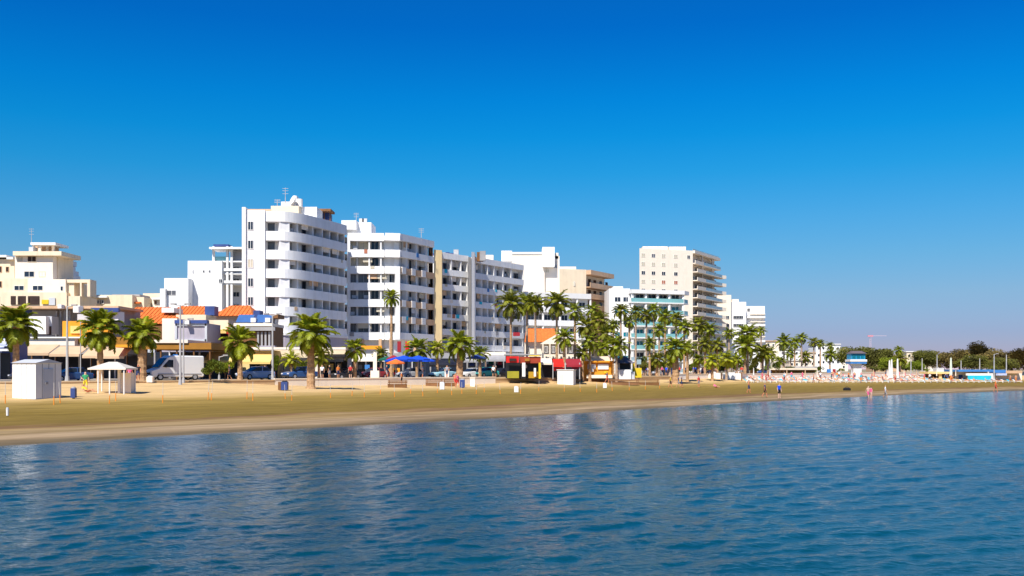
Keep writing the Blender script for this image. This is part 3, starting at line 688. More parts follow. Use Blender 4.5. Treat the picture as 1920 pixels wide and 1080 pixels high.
for px in (104, 112, 120, 129): pbox(s1, 'post', px, px+3, 583, 631, 133.5, .3, grey)
pbox(s1, 'doorway', 88, 96, 612, 628, 130.9, .1, dkbrown)
pbox(s1, 'orange_panel', 117, 205, 602, 632, 128.5, 1.2, orange); pbox(s1, 'panel_frame', 132, 150, 611, 625, 128.3, .2, awny)
pbox(s1, 'upper_wall', 158, 222, 584, 602, 130.5, 2, white2); pbox(s1, 'fascia', 170, 222, 577, 585, 129.8, .6, navy); pbox(s1, 'roof_tank', 137, 147, 574, 586, 130, 1.4, white2)
pbox(s1, 'roof_tank', 108, 115, 571, 578, 131, 1, white2); pbox(s1, 'roof_tank', 142, 150, 573, 579, 131, 1, white2)
pbox(s1, 'upper_wall', 145, 168, 589, 602, 129.8, .6, ltgrey)
pbox(s1, 'terrace_wall', 38, 140, 632, 648, 127, 3, pale); pbox(s1, 'terrace_wall', 140, 250, 632, 646, 128, 3, amber); pbox(s1, 'coping', 38, 165, 631.5, 634, 126.7, .4, white2)
shopfront(s1, -30, 260, 664, 711, 125, 13)
awning(s1, 48, 112, 646, 662, 124, awn, 3); awning(s1, 113, 168, 649, 664, 124, awn, 3); awning(s1, 170, 198, 651, 667, 124, awn, 2.5)
awning(s1, 198, 250, 650, 668, 124, awn, 3); None
s0 = broot('striped_cafe', 'cafe at the left edge with pale blue and white striped awning', 8, 112)
pbox(s0, 'wall', -60, 20, 634, 712, 114, 4, navy); awning(s0, -60, 22, 633, 655, 113.5, stripe, 2.2)
for y in (637, 645, 654): pbox(s0, 'fascia', -60, 21, y, y+4, 110.8, .2, white2 if y != 645 else stripe)
shopfront(s0, -40, 20, 662, 710, 113.9, 3, tealdk)
# orange tiled houses
def hip_roof(root, x0, x1, yr, ye, D, depth, m, ridge=.35):
    a, b = (x0-960)/F*D, (x1-960)/F*D; ze, zr = ZY(ye, D), ZY(yr, D+depth/2); w = b-a; r = w*ridge/2
    v = [(a, D, ze), (b, D, ze), (b, D+depth, ze), (a, D+depth, ze), (a+r, D+depth/2, zr), (b-r, D+depth/2, zr)]
    mb = MB(); mb.add(v, [(0, 1, 5, 4), (1, 2, 5), (2, 3, 4, 5), (3, 0, 4), (3, 2, 1, 0)]); o = part('roof', mb, m, root)
    n = max(2, int(w/1.1))                       # tile courses stand proud as ribs down the slope
    rb = MB()
    for i in range(1, n*2):
        t = i/(n*2); xe = a+w*t; xr = min(max(xe, a+r), b-r); f = 1 if a+r <= xe <= b-r else min((xe-a)/max(r, .01), (b-xe)/max(r, .01))
        rb.tube((xe, D-.02, ze+.04), (xe, D+depth/2*f, ze+(zr-ze)*f+.05), .06, .06, 4)
    q = part('tile_course', rb, m, root); q['kind'] = 'stuff'
t1 = broot('orange_roofed_house', 'house with broad orange tiled roof behind the second palm pair', 262, 146, 'house')
pbox(t1, 'wall', 222, 330, 590, 660, 147, 8, brown); hip_roof(t1, 222, 312, 576, 598, 145, 9, tile, .25)
pbox(t1, 'wall', 240, 300, 606, 655, 140.5, 4, amber); hip_roof(t1, 252, 330, 592, 607, 138, 7, tile, .3); pbox(t1, 'wall', 255, 272, 583, 594, 151, 3, cream)
pbox(t1, 'wall', 268, 306, 611, 640, 137, 3, brown)
t2 = broot('grey_sign_building', 'building with lilac grey boxed upper floor and cream side above the van', 350, 132)
pbox(t2, 'wall', 304, 332, 597, 655, 131, 8, pale); pbox(t2, 'upper_box', 327, 388, 606, 641, 129, 6, lilac)
for y0, y1, a, b_ in ((606, 611, 329, 387), (636, 641, 329, 387)): pbox(t2, 'box_frame', a, b_, y0, y1, 128.8, .2, ltgrey)
pbox(t2, 'box_frame', 327, 331.5, 606, 641, 128.8, .2, ltgrey); pbox(t2, 'box_frame', 384, 388, 606, 641, 128.8, .2, ltgrey)
pbox(t2, 'fascia', 327, 388, 600, 606.5, 128.6, 1, navy); pbox(t2, 'roof_tank', 346, 354, 600, 608, 128, .6, white2)
pbox(t2, 'wall', 302, 392, 641, 715, 131, 6, lilac)
pbox(t2, 'canopy', 268, 396, 643, 655, 117, 9, amber); pbox(t2, 'canopy_edge', 270, 352, 637, 643, 116.8, 9, pale); pbox(t2, 'canopy_edge', 205, 262, 646, 651, 119, 5, orange)
for px in (272, 300, 330, 362, 392): pbox(t2, 'post', px, px+2.4, 655, 712, 117.2, .2, brown)
shopfront(t2, 262, 430, 660, 712, 126, 6); pbox(t2, 'lamp', 277, 290, 655, 661, 116.6, .6, ltgrey)
pbox(t2, 'roof_room', 303, 326, 577, 586, 146, 4, white2); pbox(t2, 'roof_room', 330, 386, 590, 602, 141, 5, cream)
t3 = broot('orange_roofed_row', 'row of houses with orange roofs and rooftop solar panels left of the curved hotel', 430, 142, 'house')
pbox(t3, 'wall', 360, 470, 590, 660, 148, 6, cream); hip_roof(t3, 300, 395, 574, 592, 150, 8, tile, .5); hip_roof(t3, 398, 474, 573, 592, 147, 8, tile, .5)
pbox(t3, 'blue_tank', 384, 402, 574, 591, 143, 2, navy); pbox(t3, 'wall', 390, 428, 600, 626, 138, 5, cream); pbox(t3, 'awning', 392, 424, 618, 625, 137, 1.2, awny)
pbox(t3, 'shop_opening', 388, 430, 626, 655, 137.8, .2, dkbrown); pbox(t3, 'signboard', 425, 431, 616, 626, 136.5, .3, red)
pbox(t3, 'wall', 428, 512, 610, 660, 134, 6, brown); pbox(t3, 'cornice', 438, 510, 606, 611.5, 133.4, 7, pale)
for px in (442, 478): 
    b = MB(); D = 134.5; a, c = (px-960)/F*D, (px+30-960)/F*D; z = ZY(604, D); b.add([(a, D, z), (c, D, z), (c, D+1.6, z+1.1), (a, D+1.6, z+1.1), (a, D+.1, z-.06), (c, D+.1, z-.06), (c, D+1.7, z+1.0), (a, D+1.7, z+1.0)], [(0, 1, 2, 3), (7, 6, 5, 4), (0, 4, 5, 1), (2, 6, 7, 3), (1, 5, 6, 2), (0, 3, 7, 4)]); part('solar_panel', b, solar, t3)
for px in (470, 497): pbox(t3, 'water_heater', px, px+9, 596, 604, 134.2, 1, white2)
for px in (482, 489, 496, 503): pbox(t3, 'pillar', px, px+3.5, 622, 648, 133.6, .3, grey)
pbox(t3, 'parapet', 430, 515, 613, 620, 133.2, .5, grey); pbox(t3, 'wall', 480, 515, 648, 657, 133, 1, lilac); pbox(t3, 'roof_room', 475, 487, 582, 606, 139, 2, navy)
pbox(t3, 'roof_slab', 495, 521, 589, 596, 140, 4, brown)
s4 = broot('yellow_cafe_row', 'long low yellow cream cafe row below the curved hotel', 500, 124)
pbox(s4, 'wall', 396, 515, 657, 712, 126, 5, yellowc); pbox(s4, 'wall', 515, 648, 653, 712, 129, 5, cream)
awning(s4, 392, 446, 660, 676, 124.5, awny, 2.5); awning(s4, 462, 514, 662, 678, 125.8, awny, 2); pbox(s4, 'cornice', 440, 648, 651, 655.5, 125, 3, pale)
for a, b_ in ((398, 418), (424, 445), (468, 486), (500, 520), (530, 548), (566, 576)): pbox(s4, 'shop_window', a, b_, 678, 710, 125.8, .2, dark)
awning(s4, 600, 650, 664, 674, 128, dark, 2.5); shopfront(s4, 594, 652, 676, 711, 128.8, 5); pbox(s4, 'pillar', 590, 603, 677, 712, 126, .8, pale)
for px in (606, 618, 632): pbox(s4, 'poster', px, px+7, 682, 694, 128.4, .1, random.choice([white2, awny, awn]))
# shops from the second hotel to the gridded building
s5 = broot('hotel_arcade_shops', 'dark arcade of small shops under the two middle white hotels', 760, 150)
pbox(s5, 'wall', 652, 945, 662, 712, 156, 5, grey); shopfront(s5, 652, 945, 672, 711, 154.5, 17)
awning(s5, 655, 725, 664, 674, 154, pale, 2.5); awning(s5, 808, 868, 674, 684, 152, dark, 3); awning(s5, 870, 908, 666, 676, 153, grey, 2.5); awning(s5, 905, 948, 664, 674, 153, grey, 3); pbox(s5, 'fascia', 905, 948, 660, 666, 152.5, .5, pale)
for px, y, w, m in ((684, 684, 9, bluerf), (690, 690, 8, turq), (672, 684, 7, dark), (815, 683, 10, ltgrey), (826, 680, 12, ltgrey), (880, 678, 10, navy), (933, 676, 8, awnd), (916, 675, 10, green_cloth), (730, 690, 20, orange), (738, 694, 8, red), (748, 698, 8, awny)):
    pbox(s5, 'signboard', px, px+w, y, y+8, 151.2, .25, m)
rg = broot('red_and_yellow_kiosk', 'bright red and yellow snack kiosk at the promenade', 980, 140, 'kiosk')
pbox(rg, 'wall', 948, 1013, 680, 710, 138, 4, dark); pbox(rg, 'back_shelf', 978, 988, 684, 690, 137.8, .2, ltgrey); pbox(rg, 'signboard', 949, 973, 668, 680, 136.5, .5, red); pbox(rg, 'menu_panel', 955, 968, 672, 677, 136.3, .2, dkbrown)
pbox(rg, 'signboard', 974, 1014, 669, 681, 137, .5, mat('rust_red_board', (.34, .05, .02), .7, .2, 1)); pbox(rg, 'signboard_trim', 992, 1012, 666, 668, 136.8, .4, yellow); pbox(rg, 'counter', 951, 973, 696, 709, 136.6, .8, mat('lime_yellow_panel', (.30, .27, .02), .6, .1, 1)); pbox(rg, 'counter', 991, 1009, 697, 709, 137, .8, mat('mustard_panel', (.42, .25, .02), .6, .1, 1))
pbox(rg, 'post', 1010, 1014, 680, 710, 136.6, .4, yellow); pbox(rg, 'signboard', 984, 993, 672, 677, 136.7, .2, amber)
for px in (979, 1001): pbox(rg, 'white_pillar', px, px+6 if px < 990 else px+4, 680 if px < 990 else 690, 706, 136.2, .5, white2)
pbox(rg, 'roof_slab', 945, 1016, 664, 666, 138, 5, grey)
ra = broot('red_awning_bar', 'bar under bright and dark red awnings beside the white beach hut', 1055, 142, 'kiosk')
pbox(ra, 'wall', 1016, 1088, 684, 711, 146, 4, dark); awning(ra, 1036, 1056, 673, 684, 144, awnr, 3); awning(ra, 1060, 1088, 673, 684, 144, awnd, 3); pbox(ra, 'counter', 1037, 1060, 689, 695, 141.5, .5, awnr); awning(ra, 1012, 1034, 672, 680, 146, pale, 2.5)
pbox(ra, 'panel', 1072, 1086, 684, 692, 141.3, .2, awnd)
for px in (1036, 1059, 1086): pbox(ra, 'post', px, px+1.6, 680, 711, 141.2, .15, polem)
tr_ = broot('terracotta_roofed_house', 'old cream house with terracotta roof among the tall palms', 1020, 188, 'house')
pbox(tr_, 'wall', 984, 1090, 641, 712, 188, 8, pale); hip_roof(tr_, 984, 1045, 616, 641, 187, 10, tile, .1)
D = 186.5; a, b_, c = [(q-960)/F*D for q in (1012, 1085, 1052)]
part('gable', MB().add([(a, D, ZY(645, D)), (b_, D, ZY(645, D)), (c, D, ZY(622, D)), (a, D+9, ZY(645, D)), (b_, D+9, ZY(645, D)), (c, D+9, ZY(622, D))], [(0, 1, 2), (3, 5, 4), (0, 2, 5, 3), (1, 4, 5, 2), (0, 3, 4, 1)]) or None, pale, tr_) if 0 else None
g = MB(); g.add([(a, D, ZY(645, D)), (b_, D, ZY(645, D)), (c, D, ZY(622, D)), (a, D+9, ZY(645, D)), (b_, D+9, ZY(645, D)), (c, D+9, ZY(622, D))], [(0, 1, 2), (3, 5, 4), (0, 2, 5, 3), (1, 4, 5, 2), (0, 3, 4, 1)]); part('gable', g, pale, tr_)
for px in (990, 1024, 1038, 1054, 1070): pwin(tr_, px, 655, 6, 12, 186.4 if px > 1010 else 187.9, dkbrown, white2)
for px in (1018, 1031, 1046, 1061, 1078): pbox(tr_, 'column', px-1.5, px+1.5, 645, 705, 185.8, .4, stone)
shopfront(tr_, 985, 1090, 672, 706, 186, 7)
ok_ = broot('orange_kiosk', 'orange beach kiosk with white panels between palm trunks', 1118, 150, 'kiosk')
pbox(ok_, 'wall', 1087, 1149, 679, 708, 151, 4, orange); pbox(ok_, 'roof_slab', 1085, 1151, 676.5, 679.5, 150.4, 5, orange); pbox(ok_, 'roof_tarp', 1088, 1146, 668, 677, 152, 3, pale)
pbox(ok_, 'window_panel', 1102, 1117, 682.5, 692, 150.8, .2, white2); pbox(ok_, 'window_panel', 1121, 1141, 682.5, 692.5, 150.8, .2, white2); pbox(ok_, 'door', 1106, 1113, 685, 697, 150.6, .15, ltgrey)
pbox(ok_, 'sign_panel', 1133, 1140, 696, 700, 150.8, .2, yellow); pbox(ok_, 'counter', 1100, 1148, 703, 709, 150, .6, pale)
gb = broot('grey_roofed_booth', 'beach booth with dark grey pitched roof and white counter', 1176, 150, 'kiosk')
pbox(gb, 'wall', 1160, 1183, 680, 693, 151.5, 2.5, dark); 
for px in (1160, 1182): pbox(gb, 'post', px, px+1.5, 680, 693, 150.2, .2, white2)
hip_roof(gb, 1153, 1190, 668, 681, 149.5, 4.5, mat('slate_grey_roof', (.16, .14, .17), .8, .15, 1), .7)
pbox(gb, 'counter', 1159, 1183, 693, 712, 149.6, 3, white2); pbox(gb, 'side_panel', 1183, 1190, 697, 712, 150, 3, ltgrey)
yb = broot('yellow_flag_sign', 'tall yellow and pale blue advertising sign by the grey roofed booth', 1196, 151, 'sign')
pbox(yb, 'board', 1189, 1203, 690, 708, 151, .3, yellow); pbox(yb, 'board', 1186, 1190, 680, 700, 151.2, .3, yellow); pbox(yb, 'top_panel', 1194, 1202, 674, 683, 151, .3, bluegl); pbox(yb, 'pole', 1197, 1199, 683, 712, 151.4, .15, polem)
# ---- small beach buildings
def hut(px_corner, y_base, w, d, h, rot, lab, name='beach_hut', roof=True):
    x, y, z = on_ground(px_corner, y_base); r = thing(name, lab, 'hut', (x, y, z-.05), rot)
    def o(nm, mb, m): q = bpy.data.objects.new(nm, mb.mesh(nm, [m])); C.objects.link(q); q.parent = r; return q
    o('wall', MB().box(-w, 0, 0, d, 0, h), white2)
    if roof:
        b = MB(); b.loft([[(-w-.08, -.1, h), (-w-.08, d+.1, h), (-w-.08, d/2, h+.28)], [(.08, -.1, h), (.08, d+.1, h), (.08, d/2, h+.28)]]); o('roof', b, ltgrey)
        for i in range(1, 5): o('panel_joint', MB().box(-w*i/5-.015, -w*i/5+.015, -.025, .0, .1, h-.05), ltgrey)
        for i in range(1, 4): o('panel_joint', MB().box(0, .025, d*i/4-.015, d*i/4+.015, .1, h-.05), grey)
        o('door', MB().box(.0, .05, d*.3, d*.66, .08, h*.84), ltgrey); o('handle', MB().box(.05, .1, d*.34, d*.44, h*.42, h*.48), grey)
        o('base_frame', MB().box(-w-.04, .04, -.04, d+.04, 0, .08), grey)
    else:
        b = MB(); b.box(-w-.1, .1, -.1, d+.1, h, h+.1); o('roof', b, white2)
        o('door', MB().box(-w*.85, -w*.62, -.05, 0, .06, h*.75), pale); o('base_frame', MB().box(-w-.04, .04, -.04, d+.04, 0, .1), grey)
        for i in (1, 2, 3): o('panel_joint', MB().box(-w*.5+i*.35, -w*.5+i*.35+.03, -.02, 0, .1, h-.1), ltgrey)
    return r
hut(67, 748.5, 2.15, 2.6, 2.75, R(-17), 'white gabled beach hut on the sand with grey panelled side')
hut(1075, 722, 2.3, 1.9, 2.15, R(-14), 'white flat-topped beach hut before the red awning bar', roof=False)
# pavilion
x, y, z = on_ground(212, 737); pv = thing('sun_pavilion', 'white hip-roofed sun pavilion on thin posts in the sand', 'pavilion', (x, y, z))
b = MB(); zt = (692-690)/F*y+CAMZ; w = 1.55
b.add([(x-w, y-1.3, zt), (x+w, y-1.3, zt), (x+w, y+1.3, zt), (x-w, y+1.3, zt), (x-.35, y, zt+.52), (x+.35, y, zt+.52)], [(0, 1, 5, 4), (1, 2, 5), (2, 3, 4, 5), (3, 0, 4), (3, 2, 1, 0)]); part('roof', b, mat('weathered_canvas', (.62, .56, .48), .9, .12, 2), pv)
part('fascia', MB().box(x-w-.03, x+w+.03, y-1.33, y+1.33, zt-.14, zt), pale, pv)
for dx, dy in ((-.75, -1.2), (.2, -1.2), (1.4, -1.2), (-1.45, 1.2), (1.4, 1.2)): part('post', MB().tube((x+dx, y+dy, z-.1), (x+dx, y+dy, zt-.1), .06, .06, 6), white2, pv)
part('back_counter', MB().box(x+.5, x+1.35, y+.4, y+1.2, z, z+1.7), pale, pv); part('white_column', MB().box(x+.3, x+.5, y+.2, y+.5, z, zt-.14), white2, pv)

# ======================= palms
def frond_mesh(L, droop, n, wid, seed, stiff=0):
    r = np.random.default_rng(seed); b = MB(); pts = []; p = Vector((0, 0, 0)); a = R(18)
    for i in range(n+1):
        pts.append(p.copy()); st = L/n; p = p+Vector((math.cos(a)*st, 0, math.sin(a)*st)); a -= droop*(i+1)/n/n*2
    for i in range(n):      # rachis
        t = 1-i/n*.8; q0, q1 = pts[i], pts[i+1]; w = .03*t
        b.add([q0+Vector((0, -w, 0)), q0+Vector((0, w, 0)), q1+Vector((0, w*.8, 0)), q1+Vector((0, -w*.8, 0))], [(0, 1, 2, 3)])
    m = n*4
    for i in range(m):      # leaflets
        t = (i+1)/m
        if t < .2: continue
        k = t*n; j = min(int(k), n-1); q = pts[j].lerp(pts[min(j+1, n)], k-j); d = (pts[min(j+1, n)]-pts[j]).normalized()
        l = wid*math.sin(math.pi*min(1, (t*.88+.12)))**.6*r.uniform(.85, 1.1)
        for sg in (-1, 1):
            v = (d*.75+Vector((0, sg*.95, .12-.45*r.random()))).normalized()*l; e = q+v+Vector((0, 0, -.22*l))
            w = d*.065; mid = q+v*.55+Vector((0, 0, .03))
            b.add([q-w*.6, q+w*.6, mid+w, e, mid-w], [(0, 1, 2, 3, 4)])
    return b
def crown_dirs(n, r, lo=-55, hi=82):
    out = []
    for i in range(n):
        t = (i+.5)/n; el = lo+(hi-lo)*t**.85; out.append((i*2.39996+r.uniform(-.25, .25), R(el+r.uniform(-7, 7)), r.uniform(.82, 1.1)))
    return out
def trunk_mesh(h, r0, r1, bend, seed, dead=True):
    r = np.random.default_rng(seed); b = MB(); n = max(8, int(h/.28)); rings = []
    for i in range(n+1):
        t = i/n; rad = (r0+(r1-r0)*t)*(1+.10*(i % 2))*(1.35 if i == 0 else 1)*(1.25 if t > .93 else 1); cx = bend*t*t
        rings.append([(cx+rad*math.cos(2*math.pi*k/9), rad*math.sin(2*math.pi*k/9), h*t) for k in range(9)])
    b.loft(rings); return b.mesh('trunk', smooth=False)
def skirt_mesh(seed):
    r = np.random.default_rng(seed); b = MB()
    for i in range(46):
        a = r.uniform(0, 6.28); z = r.uniform(-.9, .1); l = r.uniform(.35, .8); c, s = math.cos(a), math.sin(a); w = .05
        p = Vector((c*.2, s*.2, z)); q = p+Vector((c*l*.5, s*l*.5, -l*.7)); sd_ = Vector((-s*w, c*w, 0)); b.add([p-sd_, p+sd_, q], [(0, 1, 2)])
    return b.mesh('dead_fronds', fix=False)
FR = [frond_mesh(2.7, R(85), 8, .70, i).mesh('frond', fix=False) for i in range(1)]
FR += [frond_mesh(2.6, R(60), 8, .66, 5).mesh('frond', fix=False), frond_mesh(2.5, R(115), 8, .68, 6).mesh('frond', fix=False)]
def crown_mesh(seed, n=30, lo=-50, sl=2.2, wid=.55, nseg=5):
    r = np.random.default_rng(seed); b = MB()
    for az, el, s in crown_dirs(n, r, lo):
        f = frond_mesh(sl*s, R(r.uniform(55, 115)), nseg, wid, int(r.integers(1e6))); M = Matrix.Rotation(az, 4, 'Z') @ Matrix.Rotation(-el+R(18), 4, 'Y')
        b.add([M @ Vector(v) for v in f.v], f.f)
    return b.mesh('crown', fix=False)
CR = [crown_mesh(30+i, 30, -50) for i in range(4)]
def palm(px, ybase, ytop, halfw, lab, group=None, big=False, D=None, rtr=.22, name='palm_tree', gm=None, dense=30):
    """base seen at (px, ybase) or standing at distance D; crown top and half width as in the picture"""
    if D is None: x, y, z = on_ground(px, ybase)
    else: x, y, z = at(px, D)
    zt = CAMZ+(HOR-ytop)/F*y; rad = halfw/F*y; h = max(1.0, zt-z-rad*.7)
    t = thing(name, lab, 'palm tree', (x, y, z), random.uniform(0, 6.28), group)
    bend = random.uniform(-.25, .25)*h/8; k = (round(h*2)/2, rtr, int(random.random()*3))
    hh = max(1, k[0]); sc = h/hh
    inst('trunk', cached(('tr',)+k, lambda: trunk_mesh(hh, rtr*1.15, rtr*.8, 0, int(k[2]))), trunkm if big or random.random() < .6 else trunkg, t, (0, 0, -.1), (0, 0, random.uniform(0, 6)), (1, 1, (h+.1)/hh))
    fs = rad/2.25; zc = h
    inst('dead_fronds', cached(('sk', k[2]), lambda: skirt_mesh(k[2])), skirtm, t, (0, 0, zc), (0, 0, random.uniform(0, 6)), (max(.7, fs), max(.7, fs), max(.7, fs)*.9))
    if big:
        r = np.random.default_rng(int(px)+3)
        for az, el, s in crown_dirs(dense, r):
            mm = frondl if el > R(45) and r.random() < .6 else frondm
            inst('frond', FR[int(r.integers(3))], mm, t, (.12*math.cos(az), .12*math.sin(az), zc+.1*math.sin(el)), (0, -el+R(12), az), (fs*s, fs*s, fs*s))
    else:
        inst('crown', random.choice(CR), random.choice([gm or frondm, gm or frondo, gm or frondm]), t, (0, 0, zc), (0, 0, random.uniform(0, 6.28)), (fs*1.28, fs*1.28, fs*random.uniform(1.05, 1.25)))
    return t
palm(583, 729, 597, 46, 'large date palm standing on the sand, thick trunk and wide crown', big=True, rtr=.38, dense=46)
palm(188, 714, 591, 43, 'palm behind the sun pavilion with dense drooping crown', big=True, rtr=.3, dense=46, D=101)
palm(266, 714, 604, 36, 'thick-trunked palm just beside the white van', big=True, rtr=.42, dense=42, D=103)
palm(30, 714, 583, 43, 'palm rising behind the gabled beach hut', big=True, rtr=.3, dense=46, D=97)
palm(450, 712, 619, 36, 'palm next to the silver blue car under the solar panels', big=True, rtr=.25, dense=40, D=108)
palm(665, 710, 641, 23, 'small palm at the corner between the curved and the angular hotels', big=True, rtr=.22, dense=34, D=128)
palm(734, 705, 546, 18, 'very tall slender palm before the angular hotel', big=True, rtr=.2, dense=34, D=150)
palm(782, 708, 638, 27, 'short palm beside the blue parasols', big=True, rtr=.2, dense=32, D=140)
palm(862, 708, 627, 31, 'stout palm in front of the gridded block', big=True, rtr=.42, dense=36, D=136)
palm(714, 708, 653, 17, 'low palm before the arcade with a pale pillar beside it', rtr=.18, D=140)
palm(820, 708, 640, 20, 'palm under the yellow gable wall of the gridded block', rtr=.2, D=142, gm=frondl)
palm(900, 708, 649, 20, 'low palm at the foot of the white fin of the gridded block', rtr=.2, D=144)
palm(546, 711, 661, 20, 'small young palm between two parked cars', rtr=.16, D=118, gm=frondl)
palm(598, 711, 655, 24, 'dark low palm just behind the large date palm', rtr=.16, D=121)
for i, (px, yt, hw, D) in enumerate(((958, 550, 30, 168), (988, 552, 25, 176), (1004, 554, 23, 170), (1044, 549, 29, 170), (1078, 572, 18, 178), (1111, 570, 17, 176))):
    palm(px, 0, yt, hw, ['tallest palm at the left of the terracotta roof clump', 'tall palm over the left end of the terracotta roof', 'tall palm over the middle of the terracotta roof', 'tall palm above the gable of the old cream house', 'slim tall palm above the red awning bar', 'tall palm before the tan balconied block'][i], 'tall palms around the terracotta roof', D=D, rtr=.2)
palm(1058, 0, 620, 22, 'shorter palm with thick trunk behind the white flat-topped hut', rtr=.24, D=146)
gr = 'palm grove on the promenade'
grove = [(1100, 596, 24, 172), (1124, 586, 22, 168), (1138, 610, 24, 160), (1106, 628, 20, 150), (1156, 632, 26, 149), (1164, 570, 19, 176), (1180, 592, 16, 182), (1092, 650, 17, 149), (1130, 640, 20, 158), (1150, 600, 15, 190),
         (1192, 574, 15, 196), (1212, 580, 17, 192), (1226, 572, 16, 200), (1247, 582, 18, 196), (1268, 586, 17, 200), (1283, 600, 20, 186), (1310, 596, 20, 200), (1330, 606, 18, 206), (1236, 608, 16, 190), (1218, 634, 14, 176)]
GL = ['palm standing behind the left end of the orange kiosk', 'taller palm rising over the middle of the orange kiosk roof', 'palm just right of the taller one over the orange kiosk', 'low palm crown hanging over the left half of the orange kiosk',
 'palm at the gap between orange kiosk and grey roofed booth', 'highest palm before the plain white wing of the teal balcony hotel', 'palm against the edge where white wing and teal balconies meet', 'lowest palm at the orange kiosk, touching the dark red awning', 'short palm crown over the white panels of the orange kiosk', 'thin palm far behind the grey roofed booth',
 'first slim palm in front of the teal balconies', 'second slim palm in front of the teal balconies', 'highest slim palm before the middle of the teal balconies', 'palm before the last column of teal balconies', 'palm exactly before the joint of teal hotel and cream tower', 'palm before the blank side of the cream tower', 'palm before the solid balcony ends of the cream tower', 'palm before the glass balconies of the cream tower', 'lower palm between the teal balcony columns', 'small low palm above the yellow sign']
for i, (px, yt, hw, D) in enumerate(grove):
    palm(px, 0, yt, hw, GL[i], gr, D=D, rtr=.2)
palm(1267, 724, 634, 29, 'thick-trunked palm at the front of the grove where bathers pass', rtr=.5, D=158)
palm(1289, 724, 640, 20, 'palm just behind the thick-trunked grove palm', rtr=.22, D=166)
LG = {1232: 'low palm left of the thick grove trunk', 1256: 'tiny low palm touching the thick grove trunk', 1322: 'middle height palm with dark head under the tower glass balconies', 1345: 'middle height palm before the edge of the tower block', 1336: 'bright yellow green low palm over the first white screens', 1362: 'bright low palm over the tall white screens', 1310: 'little low palm just before the white screens start', 1382: 'low palm at the right end of the white screens'}
for px, yt, hw, D in ((1232, 662, 17, 170), (1256, 668, 14, 180), (1322, 634, 18, 180), (1345, 636, 18, 190), (1336, 664, 19, 172), (1362, 660, 20, 176), (1310, 664, 14, 184), (1382, 664, 16, 186)):
    palm(px, 0, yt, hw, LG[px], 'low palms by the tower block', D=D, rtr=.2, gm=frondl if px in (1336, 1362) else None)
far = [(1367, 616, 14, 230, 'slanting palm top before the far white block'), (1402, 608, 26, 200, 'broad palm with long bare trunk before the far white block'), (1397, 630, 27, 196, 'dense palm joined to the broad palm trunk'), (1427, 613, 11, 260, 'small palm head touching the edge of the far white block'),
       (1430, 645, 24, 205, 'wide low palm after the far white block'), (1440, 652, 18, 215, 'low palm beside the wide low one')]
for px, yt, hw, D, lb in far: palm(px, 0, yt, hw, lb, D=D, rtr=.22)
for i, (px, yt, hw, D) in enumerate(((1470, 628, 19, 240), (1490, 634, 14, 250), (1503, 625, 13, 255), (1526, 633, 12, 262), (1538, 637, 10, 268), (1556, 642, 9, 290), (1556, 655, 15, 250), (1510, 660, 14, 262), (1482, 655, 12, 260), (1685, 650, 10, 280), (1688, 664, 15, 262), (1462, 668, 13, 240))):
    palm(px, 0, yt, hw, 'distant palm in the gap between the white block and the watchtower' if px < 1600 else 'distant palm by the white banners', 'distant palms' if px < 1600 else 'palms by the banners', D=D, rtr=.2)

# ======================= shrubs and broadleaf trees
def leaf_cloud(seed, n, lobes, lf, squash=.8):
    r = np.random.default_rng(seed); b = MB(); L = [(r.uniform(-.62, .62), r.uniform(-.5, .5), r.uniform(-.35, .5), r.uniform(.32, .55)) for _ in range(lobes)]
    for i in range(n):
        cx, cy, cz, cr = L[int(r.integers(lobes))]; d = r.normal(size=3); d /= np.linalg.norm(d); rad = cr*r.random()**.35
        c = Vector((cx+d[0]*rad, cy+d[1]*rad, (cz+d[2]*rad)*squash)); s = lf*r.uniform(.6, 1.4)
        u = Vector(r.normal(size=3)).normalized(); w = u.orthogonal().normalized()*s; u = u*s
        b.add([c-u, c+w*.6, c+u, c-w*.6], [(0, 1, 2, 3)])
    return b.mesh('crown', fix=False)
TC = [leaf_cloud(50+i, 6500, 16, .042) for i in range(3)]; SB = [leaf_cloud(70+i, 900, 6, .075) for i in range(3)]
def limbs(h, r, seed):
    g_ = np.random.default_rng(seed); b = MB(); b.tube((0, 0, 0), (0, 0, h*.55), r, r*.7, 8)
    for i in range(6):
        a = i*1.05+g_.uniform(0, .5); q = (math.cos(a)*h*.3, math.sin(a)*h*.3, h*g_.uniform(.75, 1.0)); b.tube((0, 0, h*g_.uniform(.35, .54)), q, r*.45, r*.15, 5)
    return b.mesh('trunk')
def tree(px, ytop, halfw, D, m, lab, group=None, hratio=.8):
    x, y, z = at(px, D); zt = CAMZ+(HOR-ytop)/F*D; h = zt-z; rw = halfw/F*D
    t = thing('broadleaf_tree', lab, 'tree', (x, y, z), random.uniform(0, 6), group)
    inst('trunk', cached(('lb', 1), lambda: limbs(1, .05, 4)), bark, t, (0, 0, -.1), (0, 0, 0), (h*.8, h*.8, h*.75))
    inst('crown', random.choice(TC), m, t, (0, 0, h*.52), (0, 0, random.uniform(0, 6)), (rw*1.28, rw*1.28, h*.60))
tree(1604, 646, 34, 300, leafm, 'dark dense tree behind the lifeguard watchtower')
tree(1640, 648, 26, 310, leafg if 0 else leafm, 'dark green tree right behind the watchtower roof')
tree(1662, 650, 26, 290, leafm, 'green tree between watchtower and white banners')
tree(1672, 668, 22, 280, leafg, 'bright bushy tree beside the white banners')
tree(1738, 653, 26, 330, leafm, 'green rounded tree behind the flag poles')
tree(1762, 655, 25, 340, leafb, 'brownish tree beside the yellow kiosk')
tree(1800, 652, 24, 330, leafb, 'olive tree at the left of the tallest tree')
tree(1838, 634, 27, 335, leafb, 'tallest brown green tree behind the blue roofed building')
